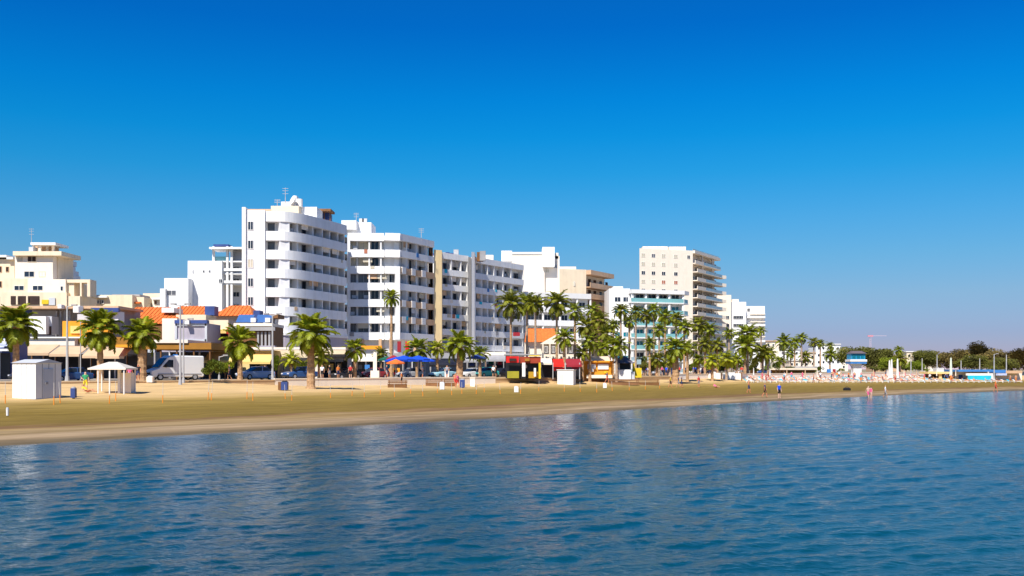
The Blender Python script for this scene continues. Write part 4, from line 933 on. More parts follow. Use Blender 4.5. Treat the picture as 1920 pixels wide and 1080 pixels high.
tree(1860, 650, 30, 325, leafb, 'low spreading tree under the tallest one')
tree(1822, 662, 30, 315, leafm, 'dark tree just above the blue roof')
tree(1897, 656, 26, 330, leafb, 'brown tree close to the picture edge')
tree(1925, 646, 30, 325, leafb, 'big brown tree cut by the picture edge')
tree(1880, 668, 26, 300, leafm, 'small dark tree behind the end of the blue roof')
tree(1718, 674, 16, 300, leafg, 'small bright tree left of the yellow kiosk')
def shrub(px, ytop, hw, D, lab, m=leafg, group=None):
    x, y, z = at(px, D); h = max(.5, CAMZ+(HOR-ytop)/F*D-z); rw = hw/F*D
    t = thing('shrub', lab, 'shrub', (x, y, z), random.uniform(0, 6), group)
    inst('stem', cached('stem', lambda: limbs(1, .04, 9)), bark, t, (0, 0, 0), (0, 0, 0), (h*.6, h*.6, h*.6)); inst('foliage', random.choice(SB), m, t, (0, 0, h*.55), (0, 0, random.uniform(0, 6)), (rw, rw, h*.62))
shrub(395, 671, 30, 104, 'wide green shrub right behind the white van', mat('deep_green_leaves', (.10, .13, .01), .7, .5, .4, transl=.2)); shrub(422, 675, 20, 107, 'smaller green shrub beside the palm by the silver blue car')
shrub(516, 662, 12, 125, 'thin bush against the yellow cafe wall'); shrub(572, 672, 14, 124, 'bush behind the dark blue car')
for px, yt, hw, D in ((1208, 676, 14, 175), (1228, 682, 12, 178), (1300, 680, 14, 190), (1350, 682, 15, 195), (1376, 676, 16, 200), (1412, 684, 14, 215), (1440, 684, 12, 222), (1480, 686, 16, 240), (1505, 684, 12, 250), (1535, 682, 14, 255), (1575, 690, 10, 262), (1640, 686, 14, 270), (1660, 688, 12, 268), (1700, 686, 14, 285), (1730, 690, 12, 300), (1455, 676, 12, 230)):
    shrub(px, yt, hw, D, 'green shrub behind the white wall', random.choice([leafg, leafm]), 'shrubs behind the white wall')

for i, (px, yt, hw, D) in enumerate(((1205, 664, 14, 186), (1222, 668, 15, 184), (1246, 672, 13, 190), (1302, 668, 15, 192), (1322, 672, 14, 190), (1350, 666, 15, 198), (1372, 668, 14, 198), (1395, 672, 14, 204), (1412, 668, 15, 214), (1120, 668, 14, 172), (1140, 672, 12, 174), (1085, 672, 12, 172), (970, 684, 12, 165), (925, 680, 10, 160))):
    shrub(px, yt, hw, D, 'dense green bush among the grove palm trunks' if px > 1060 else 'small bush near the red kiosk', random.choice([leafg, leafg, leafm]), 'bushes under the palms')
# ======================= vehicles
def car_meshes():
    def ring(x, z0, z1, w, rr=.12): return [(x, -w+rr*.3, z0), (x, -w, z0+rr), (x, -w*.98, z1-rr), (x, -w*.9, z1), (x, w*.9, z1), (x, w*.98, z1-rr), (x, w, z0+rr), (x, w-rr*.3, z0)]
    b = MB().loft([ring(-2.15, .42, .78, .70), ring(-2.08, .28, .90, .80), ring(-1.2, .22, 1.0, .87), ring(.6, .2, .98, .88), ring(1.5, .22, .90, .86), ring(2.02, .28, .76, .80), ring(2.15, .38, .62, .66)]).mesh('body', smooth=False)
    g_ = MB().loft([ring(-1.75, .95, .99, .74, .02), ring(-1.15, .95, 1.42, .68, .08), ring(.15, .95, 1.44, .68, .08), ring(1.05, .92, .96, .76, .02)]).mesh('glass')
    r_ = MB().loft([ring(-1.2, 1.40, 1.46, .64, .02), ring(-.5, 1.42, 1.50, .62, .02), ring(.2, 1.41, 1.47, .62, .02)]).mesh('roof')
    p_ = MB()
    for x in (-.45,): p_.box(x-.05, x+.05, -.74, .74, .95, 1.44)
    p_ = p_.mesh('roof_pillar')
    w_ = MB().tube((0, -.1, 0), (0, .1, 0), .32, .32, 14).mesh('tyre'); ri = MB().tube((0, -.115, 0), (0, .115, 0), .19, .19, 10).mesh('rim')
    hl = MB().box(-.04, .05, -.16, .16, -.07, .07).mesh('headlight'); bp = MB().box(-.05, .06, -.75, .75, -.1, .08).mesh('bumper')
    return dict(body=b, glass=g_, roof=r_, pillar=p_, tyre=w_, rim=ri, hl=hl, bp=bp)
def wheels(t, M_, xs, yw, zr, s=1):
    for x in xs:
        for sy in (-1, 1): q = inst('tyre', M_['tyre'], rubber, t, (x, sy*yw, zr), (0, 0, 0), (s, 1, s)); inst('rim', M_['rim'], chrome, q)
def car(px, D, col, lab, rz=None, group='cars parked behind the sea wall', s=1):
    M_ = cached('car', car_meshes); x, y, z = at(px, D); z = z if su(x, y)[1] < UE+8 else ZP-.116
    t = thing('parked_car', lab, 'car', (x, y, z), math.atan2(T[1], T[0])+math.pi if rz is None else rz, group); t.scale = (s, s, s)
    inst('body', M_['body'], col, t); inst('glass', M_['glass'], glass, t); inst('roof', M_['roof'], col, t); inst('roof_pillar', M_['pillar'], col, t)
    wheels(t, M_, (-1.35, 1.3), .78, .32)
    for sy in (-.6, .6): inst('headlight', M_['hl'], lampg, t, (2.1, sy, .66)); inst('tail_light', M_['hl'], red, t, (-2.12, sy, .72))
    inst('bumper', M_['bp'], rubber, t, (2.1, 0, .4)); return t
def paint(n, c): return mat(n, c, .25, .04, .5, spec=.6)
cB, cD, cW, cS, cT, cK, cR = paint('silver_blue_paint', (.28, .36, .52)), paint('dark_blue_paint', (.03, .08, .22)), paint('white_car_paint', (.75, .75, .74)), paint('silver_paint', (.45, .46, .48)), paint('turquoise_paint', (.05, .45, .42)), paint('black_paint', (.02, .02, .025)), paint('dark_red_paint', (.3, .03, .03))
dirv = math.atan2(T[1], T[0])+math.pi
car(479, 112, cB, 'silver blue car parked beside the palm under the solar panels'); car(562, 119, cD, 'dark blue car parked just left of the large date palm')
car(830, 143, mat('light_blue_paint', (.35, .60, .68), .3, .05, 1), 'pale blue car parked between the blue parasols and the stout palm'); car(884, 146, cW, 'white car by the stout palm'); car(911, 147, cT, 'turquoise car in front of the arcade'); car(1034, 153, cD, 'dark blue car between red kiosk and red awning bar')
car(648, 128, cK, 'black car under the small corner palm'); car(770, 141, cS, 'silver car half hidden below the blue parasols'); car(940, 150, cK, 'black car just left of the red kiosk'); car(60, 104, cK, 'dark car half hidden behind the gabled beach hut'); car(132, 103, cD, 'dark navy car parked left of the sun pavilion')
car(1235, 196, cS, 'silver car glimpsed under the grove palms'); car(1252, 200, cD, 'blue car glimpsed under the grove palms'); car(1318, 205, cK, 'black car behind the grove'); car(1433, 232, cD, 'navy car above the white wall beside the wide low palm')
car(700, 133, cR, 'dark red car before the hotel arcade'); car(1000, 152, cS, 'silver car behind the snack kiosk')
def van(px, D, lab):
    x, y, z = at(px, D); t = thing('white_van', lab, 'van', (x, y, z-.02), dirv-.1)
    def o(nm, mb, m, par=t): q = bpy.data.objects.new(nm, mb.mesh(nm, [m])); C.objects.link(q); q.parent = par; return q
    def ring(x, z0, z1, w, rr=.1): return [(x, -w+rr, z0), (x, -w, z0+rr), (x, -w, z1-rr), (x, -w+rr, z1), (x, w-rr, z1), (x, w, z1-rr), (x, w, z0+rr), (x, w-rr, z0)]
    o('body', MB().loft([ring(-2.9, .45, 2.6, .98), ring(-2.8, .35, 2.65, 1.0), ring(.75, .35, 2.68, 1.0), ring(1.15, .35, 2.45, .98), ring(2.05, .35, 1.35, .96), ring(2.75, .38, 1.12, .92), ring(2.88, .45, .9, .85)]), mat('white_van_paint', (.78, .77, .76), .35, .04, .5, spec=.5))
    b = MB(); b.add([(1.2, -.86, 2.38), (1.2, .86, 2.38), (2.08, .9, 1.42), (2.08, -.9, 1.42), (1.14, -.84, 2.34), (1.14, .84, 2.34), (2.0, .88, 1.38), (2.0, -.88, 1.38)], [(0, 1, 2, 3), (7, 6, 5, 4), (0, 4, 5, 1), (1, 5, 6, 2), (2, 6, 7, 3), (3, 7, 4, 0)]); w = o('windscreen', b, glass); w.location = (.05, 0, .03)
    for sy in (-1, 1):
        b = MB(); b.loft([[(.55, sy*.97, 1.4), (.55, sy*.97, 2.2), (1.05, sy*.97, 2.2), (1.7, sy*.97, 1.45)], [(.55, sy*1.02, 1.4), (.55, sy*1.02, 2.2), (1.05, sy*1.02, 2.2), (1.7, sy*1.0, 1.45)]]); o('side_window', b, glass)
        o('door_seam', MB().box(.35, .38, sy*1.0-.012, sy*1.0+.012, .5, 2.3), grey); o('side_trim', MB().box(-2.6, 2.2, sy*1.0-.03, sy*1.0+.03, .62, .74), grey)
        o('headlight', MB().box(2.68, 2.86, sy*.72-.14, sy*.72+.14, .82, 1.04), lampg); o('mirror', MB().box(1.35, 1.5, sy*1.15-.12, sy*1.15+.12, 1.4, 1.75), rubber)
    o('bumper', MB().box(2.7, 2.98, -.92, .92, .35, .6), rubber); o('grille', MB().box(2.8, 2.92, -.5, .5, .66, .84), rubber); o('roof_light', MB().box(-.3, .1, -.2, .2, 2.66, 2.82), bluerf)
    wheels(t, cached('car', car_meshes), (-1.9, 1.95), .9, .36, 1.12)
van(327, 106.5, 'large white van parked beside the thick-trunked palm')

# ======================= parasols, lamps, small street things
def parasol(px, D, w, h, m, lab, group, name='parasol', n=8):
    x, y, z = at(px, D); t = thing(name, lab, 'parasol', (x, y, z), random.uniform(0, 1), group)
    def cm():
        b = MB(); c = [(math.cos(2*math.pi*k/8), math.sin(2*math.pi*k/8)) for k in range(8)]
        vs = [(0, 0, .3)]+[(a, b_, 0) for a, b_ in c]+[(a, b_, -.1) for a, b_ in c]; b.add(vs, [(0, 1+k, 1+(k+1) % 8) for k in range(8)]+[(1+k, 9+k, 9+(k+1) % 8, 1+(k+1) % 8) for k in range(8)]+[(0, 1+(k+1) % 8, 1+k) for k in range(0)]); return b.mesh('canopy', fix=False)
    inst('canopy', cached('canopy', cm), m, t, (0, 0, h), (0, 0, 0), (w/2, w/2, 1.6)); inst('pole', cached('ppole', lambda: MB().tube((0, 0, 0), (0, 0, 1), .03, .03, 6).mesh('pole')), polem, t, (0, 0, 0), (0, 0, 0), (1, 1, h+.35))
    inst('base', cached('pbase', lambda: MB().tube((0, 0, 0), (0, 0, .08), .3, .28, 10).mesh('base')), grey, t)
for i, (px, D, w) in enumerate(((744, 130, 3.6), (757, 127, 3.6), (770, 131, 3.4), (784, 128, 3.6), (797, 133, 3.2), (750, 137, 3.4))):
    parasol(px, D, w*.9, 2.35+.15*(i % 2), awnb, 'bright blue parasol of the cafe cluster', 'blue parasols before the arcade')
parasol(725, 134, 2.6, 2.5, green_cloth, 'dark green parasol beside the blue cluster', None); parasol(742, 124, 2.4, 2.0, mat('coral_parasol_cloth', (.75, .16, .03), .9, .1, 1), 'coral orange parasol below the blue cluster', None); parasol(738, 131, 2.0, 2.6, awnd, 'dark red parasol at the blue cluster edge', None)
parasol(1010, 150, 2.4, 2.3, awnr, 'red parasol near the snack kiosk', None)
parasol(893, 140, 3.0, 2.8, navy, 'navy parasol by the white car', None)
def lamp(px, D, ytop, lab, arms=1, r=.09):
    x, y, z = at(px, D); h = CAMZ+(HOR-ytop)/F*D-z; t = thing('street_lamp', lab, 'street lamp', (x, y, z))
    part('pole', MB().tube((x, y, z), (x, y, z+h), r*1.3, r*.7, 8), polem, t); part('base', MB().tube((x, y, z), (x, y, z+.5), r*2, r*1.6, 8), polem, t)
    for k in range(arms):
        sx = 1 if k == 0 else -1; part('arm', MB().tube((x, y, z+h-.1), (x+sx*.8, y, z+h+.1), .045, .04, 5), polem, t); part('lamp_head', MB().box(x+sx*.7-.25, x+sx*.7+.3, y-.14, y+.14, z+h+.04, z+h+.18), grey, t)
lamp(126, 100, 574, 'tall grey lamp post before the orange panel', 1, .12); lamp(151, 103, 603, 'thinner lamp post beside the tall grey one', 1, .06); lamp(338, 98, 572, 'tall thick lamp post crossing the white van', 2, .1); lamp(344, 101, 600, 'lower post close behind the thick lamp post', 1, .08)
lamp(511, 110, 590, 'tall lamp post against the curved hotel podium', 2, .11); lamp(411, 110, 668, 'short grey lamp post behind the green shrub', 1, .07); lamp(646, 130, 668, 'lamp post by the black car', 1, .08)
for px, D, yt, lb in ((1708, 240, 672, 'slim mast first of the poles behind the crowd'), (1729, 250, 672, 'slim mast left of the yellow kiosk'), (1757, 240, 665, 'pale mast over the yellow kiosk roof'), (1802, 245, 676, 'thin dark mast at the start of the blue roof'), (1837, 250, 672, 'mast at the middle of the blue roof'), (1864, 230, 664, 'tallest white mast before the blue roof'), (1887, 240, 665, 'mast near the end of the blue roof')):
    lamp(px, D, yt, lb, 0 if px != 1864 else 1, .13)
def closed_banner(px, D, y0, y1, w, lab, m=white2):
    x, y, z = at(px, D); t = thing('furled_parasol', lab, 'furled parasol', (x, y, z)); zt = CAMZ+(HOR-y0)/F*D; ww = w/F*D/2
    part('cloth', MB().tube((x, y, z+.7), (x, y, zt), ww, ww*.45, 8), m, t); part('pole', MB().tube((x, y, z), (x, y, zt+.15), .04, .04, 6), polem, t)
closed_banner(1668, 205, 676, 705, 6, 'greyish furled parasol left of the white pair'); closed_banner(1672, 206, 674, 705, 5, 'pale furled parasol beside the tall white one'); closed_banner(1683, 205, 673, 706, 5.5, 'tall bright white furled parasol'); closed_banner(1783, 230, 671, 708, 6, 'pale green furled parasol between yellow kiosk and blue roof', mat('pale_green_cloth', (.60, .68, .58), .9, .1, 1)); closed_banner(1608, 190, 693, 716, 4, 'small white furled parasol below the watchtower')
pl = thing('white_obelisk', 'cream obelisk-like pillar on the sea wall', 'pillar', (*PX(703, 127), ZP)); D = 127
part('shaft', MB().loft([[(PX(q, d)[0], d, z_) for q, d in ((699.5, D), (706.5, D), (706.5, D+.6), (699.5, D+.6))] for z_ in (ZP+.9, ZY(662, D))]), pale, pl); part('plinth', MB().box(PX(695, D)[0], PX(711, D)[0], D-.2, D+.8, ZP, ZP+1.0), pale, pl)
for px, lb in ((838, 'white gatepost on the cream sea wall by the pale blue car'), (886, 'second white gatepost at the end of the cream wall')):
    x, y, z = at(px, 137 if px < 850 else 128); g2 = thing('gatepost', lb, 'post', (x, y, z-.6)); part('post', MB().box(x-.3, x+.3, y-.3, y+.3, z-.6, z+1.0), white2, g2); part('cap', MB().box(x-.36, x+.36, y-.36, y+.36, z+1.0, z+1.12), pale, g2)
# niches with benches under the wall
def bench(px, py, w, lab, m=wood, rz=0):
    x, y, z = on_ground(px, py); t = thing('beach_bench', lab, 'bench', (x, y, z), rz)
    def o(nm, mb): q = bpy.data.objects.new(nm, mb.mesh(nm, [m])); C.objects.link(q); q.parent = t
    for i in range(3): o('slat', MB().box(-w/2, w/2, -.3+i*.2, -.14+i*.2, .42, .47))
    for i in range(2): o('slat', MB().box(-w/2, w/2, .32, .36, .55+i*.18, .68+i*.18))
    o('base_panel', MB().box(-w*.48, w*.48, -.26, .28, 0, .4))
    for sx in (-1, 1): o('leg', MB().box(sx*w*.42-.05, sx*w*.42+.05, -.28, .3, 0, .42)); o('leg', MB().box(sx*w*.42-.04, sx*w*.42+.04, .3, .34, 0, .9))
bench(745, 727, 2.3, 'dark brown bench below the blue parasols', brown); bench(814, 724, 2.2, 'brown bench at the cream sea wall left of the white bin', wood); bench(843, 724, 1.6, 'dark bench at the cream sea wall right of the white bin', brown)
bench(1170, 722, 4.5, 'long low brown plank bench below the orange kiosk', wood); bench(1215, 722, 3.5, 'low brown bench right of the grey roofed booth', brown)
def bin_(px, py, m, h, r, lab, lid=None, box=False, m2=None):
    x, y, z = on_ground(px, py); t = thing('litter_bin', lab, 'bin', (x, y, z))
    part('bin_body', MB().box(x-r, x+r, y-r, y+r, z+.05, z+h) if box else MB().tube((x, y, z+.05), (x, y, z+h), r*.85, r, 12), m, t); part('lid', MB().tube((x, y, z+h), (x, y, z+h+.12), r*1.05, r*.7, 12), lid or m, t); part('foot', MB().tube((x, y, z-.05), (x, y, z+.05), r*.6, r*.6, 8), rubber, t)
    if m2: part('side_panel', MB().box(x-r*2, x-r-.02, y-r, y+r, z+.05, z+h), m2, t)
bin_(138, 747, navy, .78, .17, 'narrow navy bin on the sand behind the gabled beach hut', grey, True); bin_(534, 732, navy, .85, .3, 'blue bin with brown side on the sand near the large date palm', rubber, True, brown)
bin_(968, 736, white2, .62, .24, 'white bin with grey lid alone on the open sand', stone, True); bin_(829, 731, white2, .8, .26, 'white bin on the sand between two benches', ltgrey, True); bin_(867, 727, navy, 1.0, .3, 'blue grey bin beside the gatepost at the wall end', grey, True); bin_(1134, 728, white2, .62, .24, 'small white bin below the orange kiosk', ltgrey, True); bin_(14, 781, white2, .42, .08, 'small white marker post low on the wet sand', ltgrey)
bin_(282, 718, pale, .6, .3, 'cream bin beside the thick-trunked palm', ltgrey, True)
wm = PX(10, 0)
# marker stakes across the beach
stk = [(10, 757), (101, 759), (113, 756), (205, 757), (217, 752), (305, 756), (390, 749), (396, 751), (463, 748), (474, 751), (535, 748), (547, 751), (620, 746), (660, 742), (683, 745), (713, 739), (740, 744), (770, 738), (793, 743), (820, 737), (847, 741), (866, 738), (893, 739), (908, 735), (938, 739), (976, 738), (1010, 733), (1058, 734), (1088, 735), (1119, 736), (1148, 733), (1180, 732), (1210, 730), (1237, 729)]
SM = [MB().tube((0, 0, 0), (0, 0, .62), .035, .03, 6).mesh('stake_base'), MB().tube((0, 0, .62), (0, 0, 1.55), .022, .018, 6).mesh('stake_top')]
for i, (px, py) in enumerate(stk):
    x, y, z = on_ground(px, py); k = 1 if px < 500 else .8
    lb = {0: 'orange marker stake before the gabled hut, nearest the picture edge', 33: 'last tiny orange stake of the line before the grove'}.get(i, 'thin marker stake with orange foot and pale top in the sand line')
    t = thing('marker_stake', lb, 'stake', (x, y, z-.02), 0, 'marker stakes across the beach'); t.rotation_euler = (random.uniform(-.06, .06), random.uniform(-.07, .07), 0); t.scale = (1, 1, k)
    inst('stake_base', SM[0], orst, t); inst('stake_top', SM[1], gst, t)

# ======================= lifeguard tower, yellow kiosk, blue roofed building, crane, far houses
x, y, z = at(1605, 212); lt = thing('lifeguard_tower', 'white and blue lifeguard watchtower above the crowd', 'tower', (x, y, z)); f_ = 212/F
def LZ(v): return ZY(v, 212)
part('column', MB().box(x-7*f_, x+8*f_, y-.8, y+.8, z, LZ(681)), white2, lt); part('platform', MB().box(x-15*f_, x+15*f_, y-1.6, y+1.6, LZ(682), LZ(678.5)), bluerf, lt); part('white_band', MB().box(x-15.5*f_, x+15.5*f_, y-1.7, y+1.7, LZ(678), LZ(674)), white2, lt)
part('cabin', MB().box(x-13*f_, x+13*f_, y-1.4, y+1.4, LZ(674), LZ(663)), mat('teal_blue_cabin', (.02, .25, .45), .4, .15, .8), lt)
for k in (-8, 0, 8): part('cabin_window', MB().box(x+(k-3)*f_, x+(k+3)*f_, y-1.46, y-1.38, LZ(672.5), LZ(665.5)), tealdk, lt)
b = MB(); b.add([(x-14*f_, y-1.8, LZ(663)), (x+15*f_, y-1.8, LZ(663)), (x+15*f_, y+1.8, LZ(663)), (x-14*f_, y+1.8, LZ(663)), (x-8*f_, y-.5, LZ(658)), (x+9*f_, y-.5, LZ(658)), (x+9*f_, y+.5, LZ(658)), (x-8*f_, y+.5, LZ(658))], [(0, 1, 5, 4), (1, 2, 6, 5), (2, 3, 7, 6), (3, 0, 4, 7), (4, 5, 6, 7), (3, 2, 1, 0)]); part('roof', b, mat('reddish_grey_roof', (.13, .10, .11), .8, .15, 1), lt)
for sx in (-1, 1): part('brace', MB().tube((x+sx*7*f_, y, LZ(690)), (x+sx*13*f_, y, LZ(682)), .08, .08, 6), bluerf, lt)
yk = broot('yellow_roofed_kiosk', 'low yellow kiosk with dark openings behind the far end of the crowd', 1760, 235, 'kiosk')
pbox(yk, 'roof_slab', 1740, 1782, 697, 701, 232, 5, yellowc); pbox(yk, 'wall', 1743, 1781, 701, 714, 235, 3, brown); pbox(yk, 'opening', 1750, 1759, 703, 711, 234.8, .3, dark); pbox(yk, 'opening', 1767, 1778, 703, 711, 234.8, .3, navy); pbox(yk, 'pillar', 1761, 1766, 701, 714, 232.5, .6, yellowc); pbox(yk, 'roof_vent', 1756, 1770, 690, 697, 234, 2, ltgrey)
br = broot('blue_roofed_building', 'long low beach building with blue roof and turquoise screen', 1850, 232, 'building')
pbox(br, 'roof_slab', 1797, 1862, 693, 697, 229, 8, bluerf); pbox(br, 'wall', 1797, 1916, 697, 718, 232, 6, pale); pbox(br, 'roof_slab', 1862, 1886, 693.5, 699, 230, 8, bluerf); pbox(br, 'roof_slab', 1886, 1917, 695, 700, 230, 8, tan)
pbox(br, 'screen', 1815, 1859, 704, 712, 228.8, .3, turq); pbox(br, 'screen_frame', 1812, 1862, 700, 704, 228.8, .4, white2); pbox(br, 'screen_frame', 1859, 1862.5, 704, 714, 228.8, .4, white2); pbox(br, 'opening', 1798, 1805, 703, 712, 231.8, .3, navy); pbox(br, 'counter', 1812, 1856, 712.5, 718, 228, .6, white2)
pbox(br, 'fascia', 1868, 1888, 700, 704, 229.6, .3, stripe); pbox(br, 'opening', 1890, 1896, 702, 712, 231.8, .3, white2)
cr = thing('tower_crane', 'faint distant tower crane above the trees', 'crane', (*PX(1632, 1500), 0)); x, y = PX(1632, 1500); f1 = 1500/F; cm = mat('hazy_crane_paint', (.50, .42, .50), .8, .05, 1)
mb = MB(); 
for dx in (-1, 1):
    for dy in (-1, 1): mb.tube((x+dx, y+dy, 0), (x+dx, y+dy, ZY(630, 1500)), .2, .2, 4)
for k in range(16): zz = 3.4*k; mb.tube((x-1, y-1, zz), (x+1, y-1, zz+3.4), .15, .15, 4)
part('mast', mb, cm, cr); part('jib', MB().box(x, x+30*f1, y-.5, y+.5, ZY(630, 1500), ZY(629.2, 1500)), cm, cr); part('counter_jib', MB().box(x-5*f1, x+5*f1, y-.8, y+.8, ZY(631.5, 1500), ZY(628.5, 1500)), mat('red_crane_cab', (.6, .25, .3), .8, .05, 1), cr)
for i, (x0, x1, yt, D, m) in enumerate(((1436, 1462, 640, 420, pale), (1462, 1500, 655, 430, white), (1500, 1530, 662, 440, pale), (1530, 1576, 646, 460, white), (1568, 1590, 655, 520, pale), (1700, 1722, 660, 540, cream), (1640, 1700, 672, 480, tan), (1480, 1522, 676, 360, pale), (1730, 1760, 670, 520, pale))):
    r = broot('far_house', ['small cream house past the far white block', 'low white house behind the distant palms', 'pale house behind the distant palms', 'wider white house left of the watchtower', 'pinkish pale house behind the watchtower tree', 'cream house in the gap by the white banners', 'tan low house behind the trees', 'low pale shop behind the white wall', 'pale house behind the flag poles'][i], (x0+x1)/2, D, 'house')
    pbox(r, 'wall', x0, x1, yt, 700, D, 12, m); pbox(r, 'roof_slab', x0-1, x1+1, yt-1.5, yt, D-.5, 13, white2 if i % 2 else tan)
    for yy in range(int(yt)+7, 690, 13):
        for px in range(int(x0)+5, int(x1)-3, 9): pwin(r, px, yy, 4, 5, D, gl(), None, False)
pc = broot('sand_coloured_terrace', 'low sand coloured terrace roof between wall and shrubs', 1480, 238); pbox(pc, 'roof_slab', 1408, 1532, 690, 693.5, 238, 6, cream); pbox(pc, 'wall', 1412, 1528, 693.5, 702, 240, 3, amber)
pbox(pc, 'roof_slab', 1486, 1532, 687, 690, 240, 6, grey); pbox(pc, 'signboard', 1551, 1558, 692, 699, 236, .4, bluerf); pbox(pc, 'signboard', 1562, 1567, 692, 700, 236, .4, awnd)
ws = broot('white_beach_screens', 'row of white canvas screens and white booth panels where the crowd begins', 1355, 178, 'screen')
for x0, x1, y0, y1, D in ((1322, 1334, 701, 717, 178), (1334, 1342, 697, 716, 179), (1342, 1351, 699, 719, 178), (1356, 1366, 699, 712, 180), (1366, 1378, 698, 711, 180.5), (1378, 1389, 700, 716, 181), (1348, 1384, 711, 718, 182)): pbox(ws, 'canvas_panel', x0, x1, y0, y1, D, .25, white2)
for px in (1352, 1390, 1333): pbox(ws, 'post', px, px+1.6, 699, 719, 177.6, .2, wood)

# ======================= people
def body_mesh(pose):
    J = dict(pel=(0, 0, .95), wai=(0, 0, 1.12), che=(0, 0, 1.34), nec=(0, 0, 1.48), hea=(0, -.02, 1.60), top=(0, -.01, 1.70))
    def leg(s, kf, ka, lift=0): return [(s*.10, 0, .88), (s*.11, kf, .50+lift), (s*.115, ka, .09+lift*.6), (s*.12, ka-.15, .04+lift*.4)]
    def arm(s, ex, ey, hx, hy, hz, ez=1.12): return [(s*.19, 0, 1.40), (s*ex, ey, ez), (s*hx, hy, hz), (s*hx, hy-.05, hz-.12)]
    if pose == 0: legs = [leg(-1, -.02, 0), leg(1, -.01, .02)]; arms = [arm(-1, .25, .03, .24, -.06, .88), arm(1, .25, .02, .24, -.05, .88)]
    elif pose == 1: legs = [leg(-1, -.18, -.20), leg(1, .05, .32, .04)]; arms = [arm(-1, .25, .12, .23, .10, .90), arm(1, .25, -.12, .22, -.26, .96)]
    elif pose == 2: legs = [leg(-1, .02, .25, .03), leg(1, -.14, -.12)]; arms = [arm(-1, .30, -.02, .16, -.16, 1.08), arm(1, .27, .0, .28, -.02, .90)]
    else:
        J = dict(pel=(0, 0, .45), wai=(0, .12, .56), che=(0, .30, .72), nec=(0, .40, .84), hea=(0, .44, .95), top=(0, .46, 1.04))
        legs = [[(s*.1, -.08, .46), (s*.13, -.50, .62), (s*.12, -.86, .42), (s*.12, -.98, .46)] for s in (-1, 1)]; arms = [[(s*.19, .33, .76), (s*.27, .12, .58), (s*.2, -.14, .56), (s*.18, -.24, .56)] for s in (-1, 1)]
    rd = dict(pel=.15, wai=.13, che=.155, nec=.055, hea=.10, top=.075); v = []; r = []; e = []; reg = []
    ks = ['pel', 'wai', 'che', 'nec', 'hea', 'top']
    for i, k in enumerate(ks): v.append(J[k]); r.append(rd[k]); reg.append({'pel': 2, 'wai': 1, 'che': 1, 'nec': 0, 'hea': 0, 'top': 3}[k]); 
    e += [(i, i+1) for i in range(5)]
    for L in legs: b = len(v); v += L; r += [.095, .062, .042, .04]; reg += [2, 0, 0, 0]; e += [(0, b), (b, b+1), (b+1, b+2), (b+2, b+3)]
    for L in arms: b = len(v); v += L; r += [.055, .042, .03, .035]; reg += [1, 0, 0, 0]; e += [(2, b), (b, b+1), (b+1, b+2), (b+2, b+3)]
    me = bpy.data.meshes.new('sk'); me.from_pydata(v, e, []); o = bpy.data.objects.new('sk', me); C.objects.link(o)
    m = o.modifiers.new('s', 'SKIN'); sv = me.skin_vertices[0].data
    for i, rr in enumerate(r): sv[i].radius = (rr*(1.18 if reg[i] in (1, 2) and i < 3 else 1), rr*(.78 if i < 3 else 1)); sv[i].use_root = i == 0
    s_ = o.modifiers.new('u', 'SUBSURF'); s_.levels = 1; s_.render_levels = 1
    dg = bpy.context.evaluated_depsgraph_get(); dg.update(); out = bpy.data.meshes.new_from_object(o.evaluated_get(dg)); bpy.data.objects.remove(o)
    out.name = 'body'; V = [Vector(q) for q in v]
    for _ in range(4): out.materials.append(None)
    mi = []
    for f in out.polygons:
        c = f.center; j = min(range(len(V)), key=lambda i: (V[i]-c).length-r[i]*.6); k = reg[j]
        if pose < 3 and k == 0 and .55 < c.z < .92 and abs(c.x) < .17: k = 2
        if pose < 3 and c.z > 1.60 and (c.y > -.06 or c.z > 1.68): k = 3
        if pose == 3 and c.z > .93 and c.y > .44: k = 3
        mi.append(k)
    out.polygons.foreach_set('material_index', mi); out.polygons.foreach_set('use_smooth', [True]*len(mi)); return out
BM = [body_mesh(i) for i in range(4)]
skin = [mat('tanned_skin', (.52, .26, .14), .6, .05, 3), mat('fair_skin', (.68, .42, .30), .6, .05, 3), mat('sunburnt_skin', (.60, .22, .11), .6, .05, 3)]
hair = [mat('dark_hair', (.03, .02, .015), .8, .1, 3), mat('fair_hair', (.35, .22, .09), .8, .1, 3), mat('grey_hair', (.35, .33, .30), .8, .1, 3)]
def cl(n, c): return mat('cloth_'+n, c, .9, .08, 3)
CL = dict(blue=cl('royal_blue', (.01, .08, .70)), black=cl('black', (.015, .015, .02)), white=cl('white', (.8, .8, .8)), red=cl('red', (.60, .05, .04)), pink=cl('pink', (.75, .12, .25)), navy=cl('navy', (.03, .05, .14)), yellow=cl('yellow', (.8, .6, .05)), green=cl('green', (.05, .35, .15)), turq=cl('turquoise', (.05, .45, .6)), orange=cl('orange', (.75, .22, .04)), grey=cl('grey', (.3, .3, .32)), lime=cl('lime', (.45, .7, .1)))
def person(px, py, pose, top, bot, lab, group=None, rz=None, h=1.0, sk=None, D=None, loc=None, dz=0, name='person'):
    if loc is None: loc = at(px, D) if D else on_ground(px, py)
    t = inst(name, BM[pose], [random.choice(skin) if sk is None else skin[sk], CL[top] if top else skin[sk or 0], CL[bot] if bot else skin[sk or 0], random.choice(hair)], None, (loc[0], loc[1], loc[2]+dz), (0, 0, random.uniform(0, 6.28) if rz is None else rz), (h, h, h))
    return label(t, lab, 'person', group)
person(1461, 747, 0, 'blue', 'black', 'person in bright blue top and black trousers at the waterline', rz=.4, h=1.03)
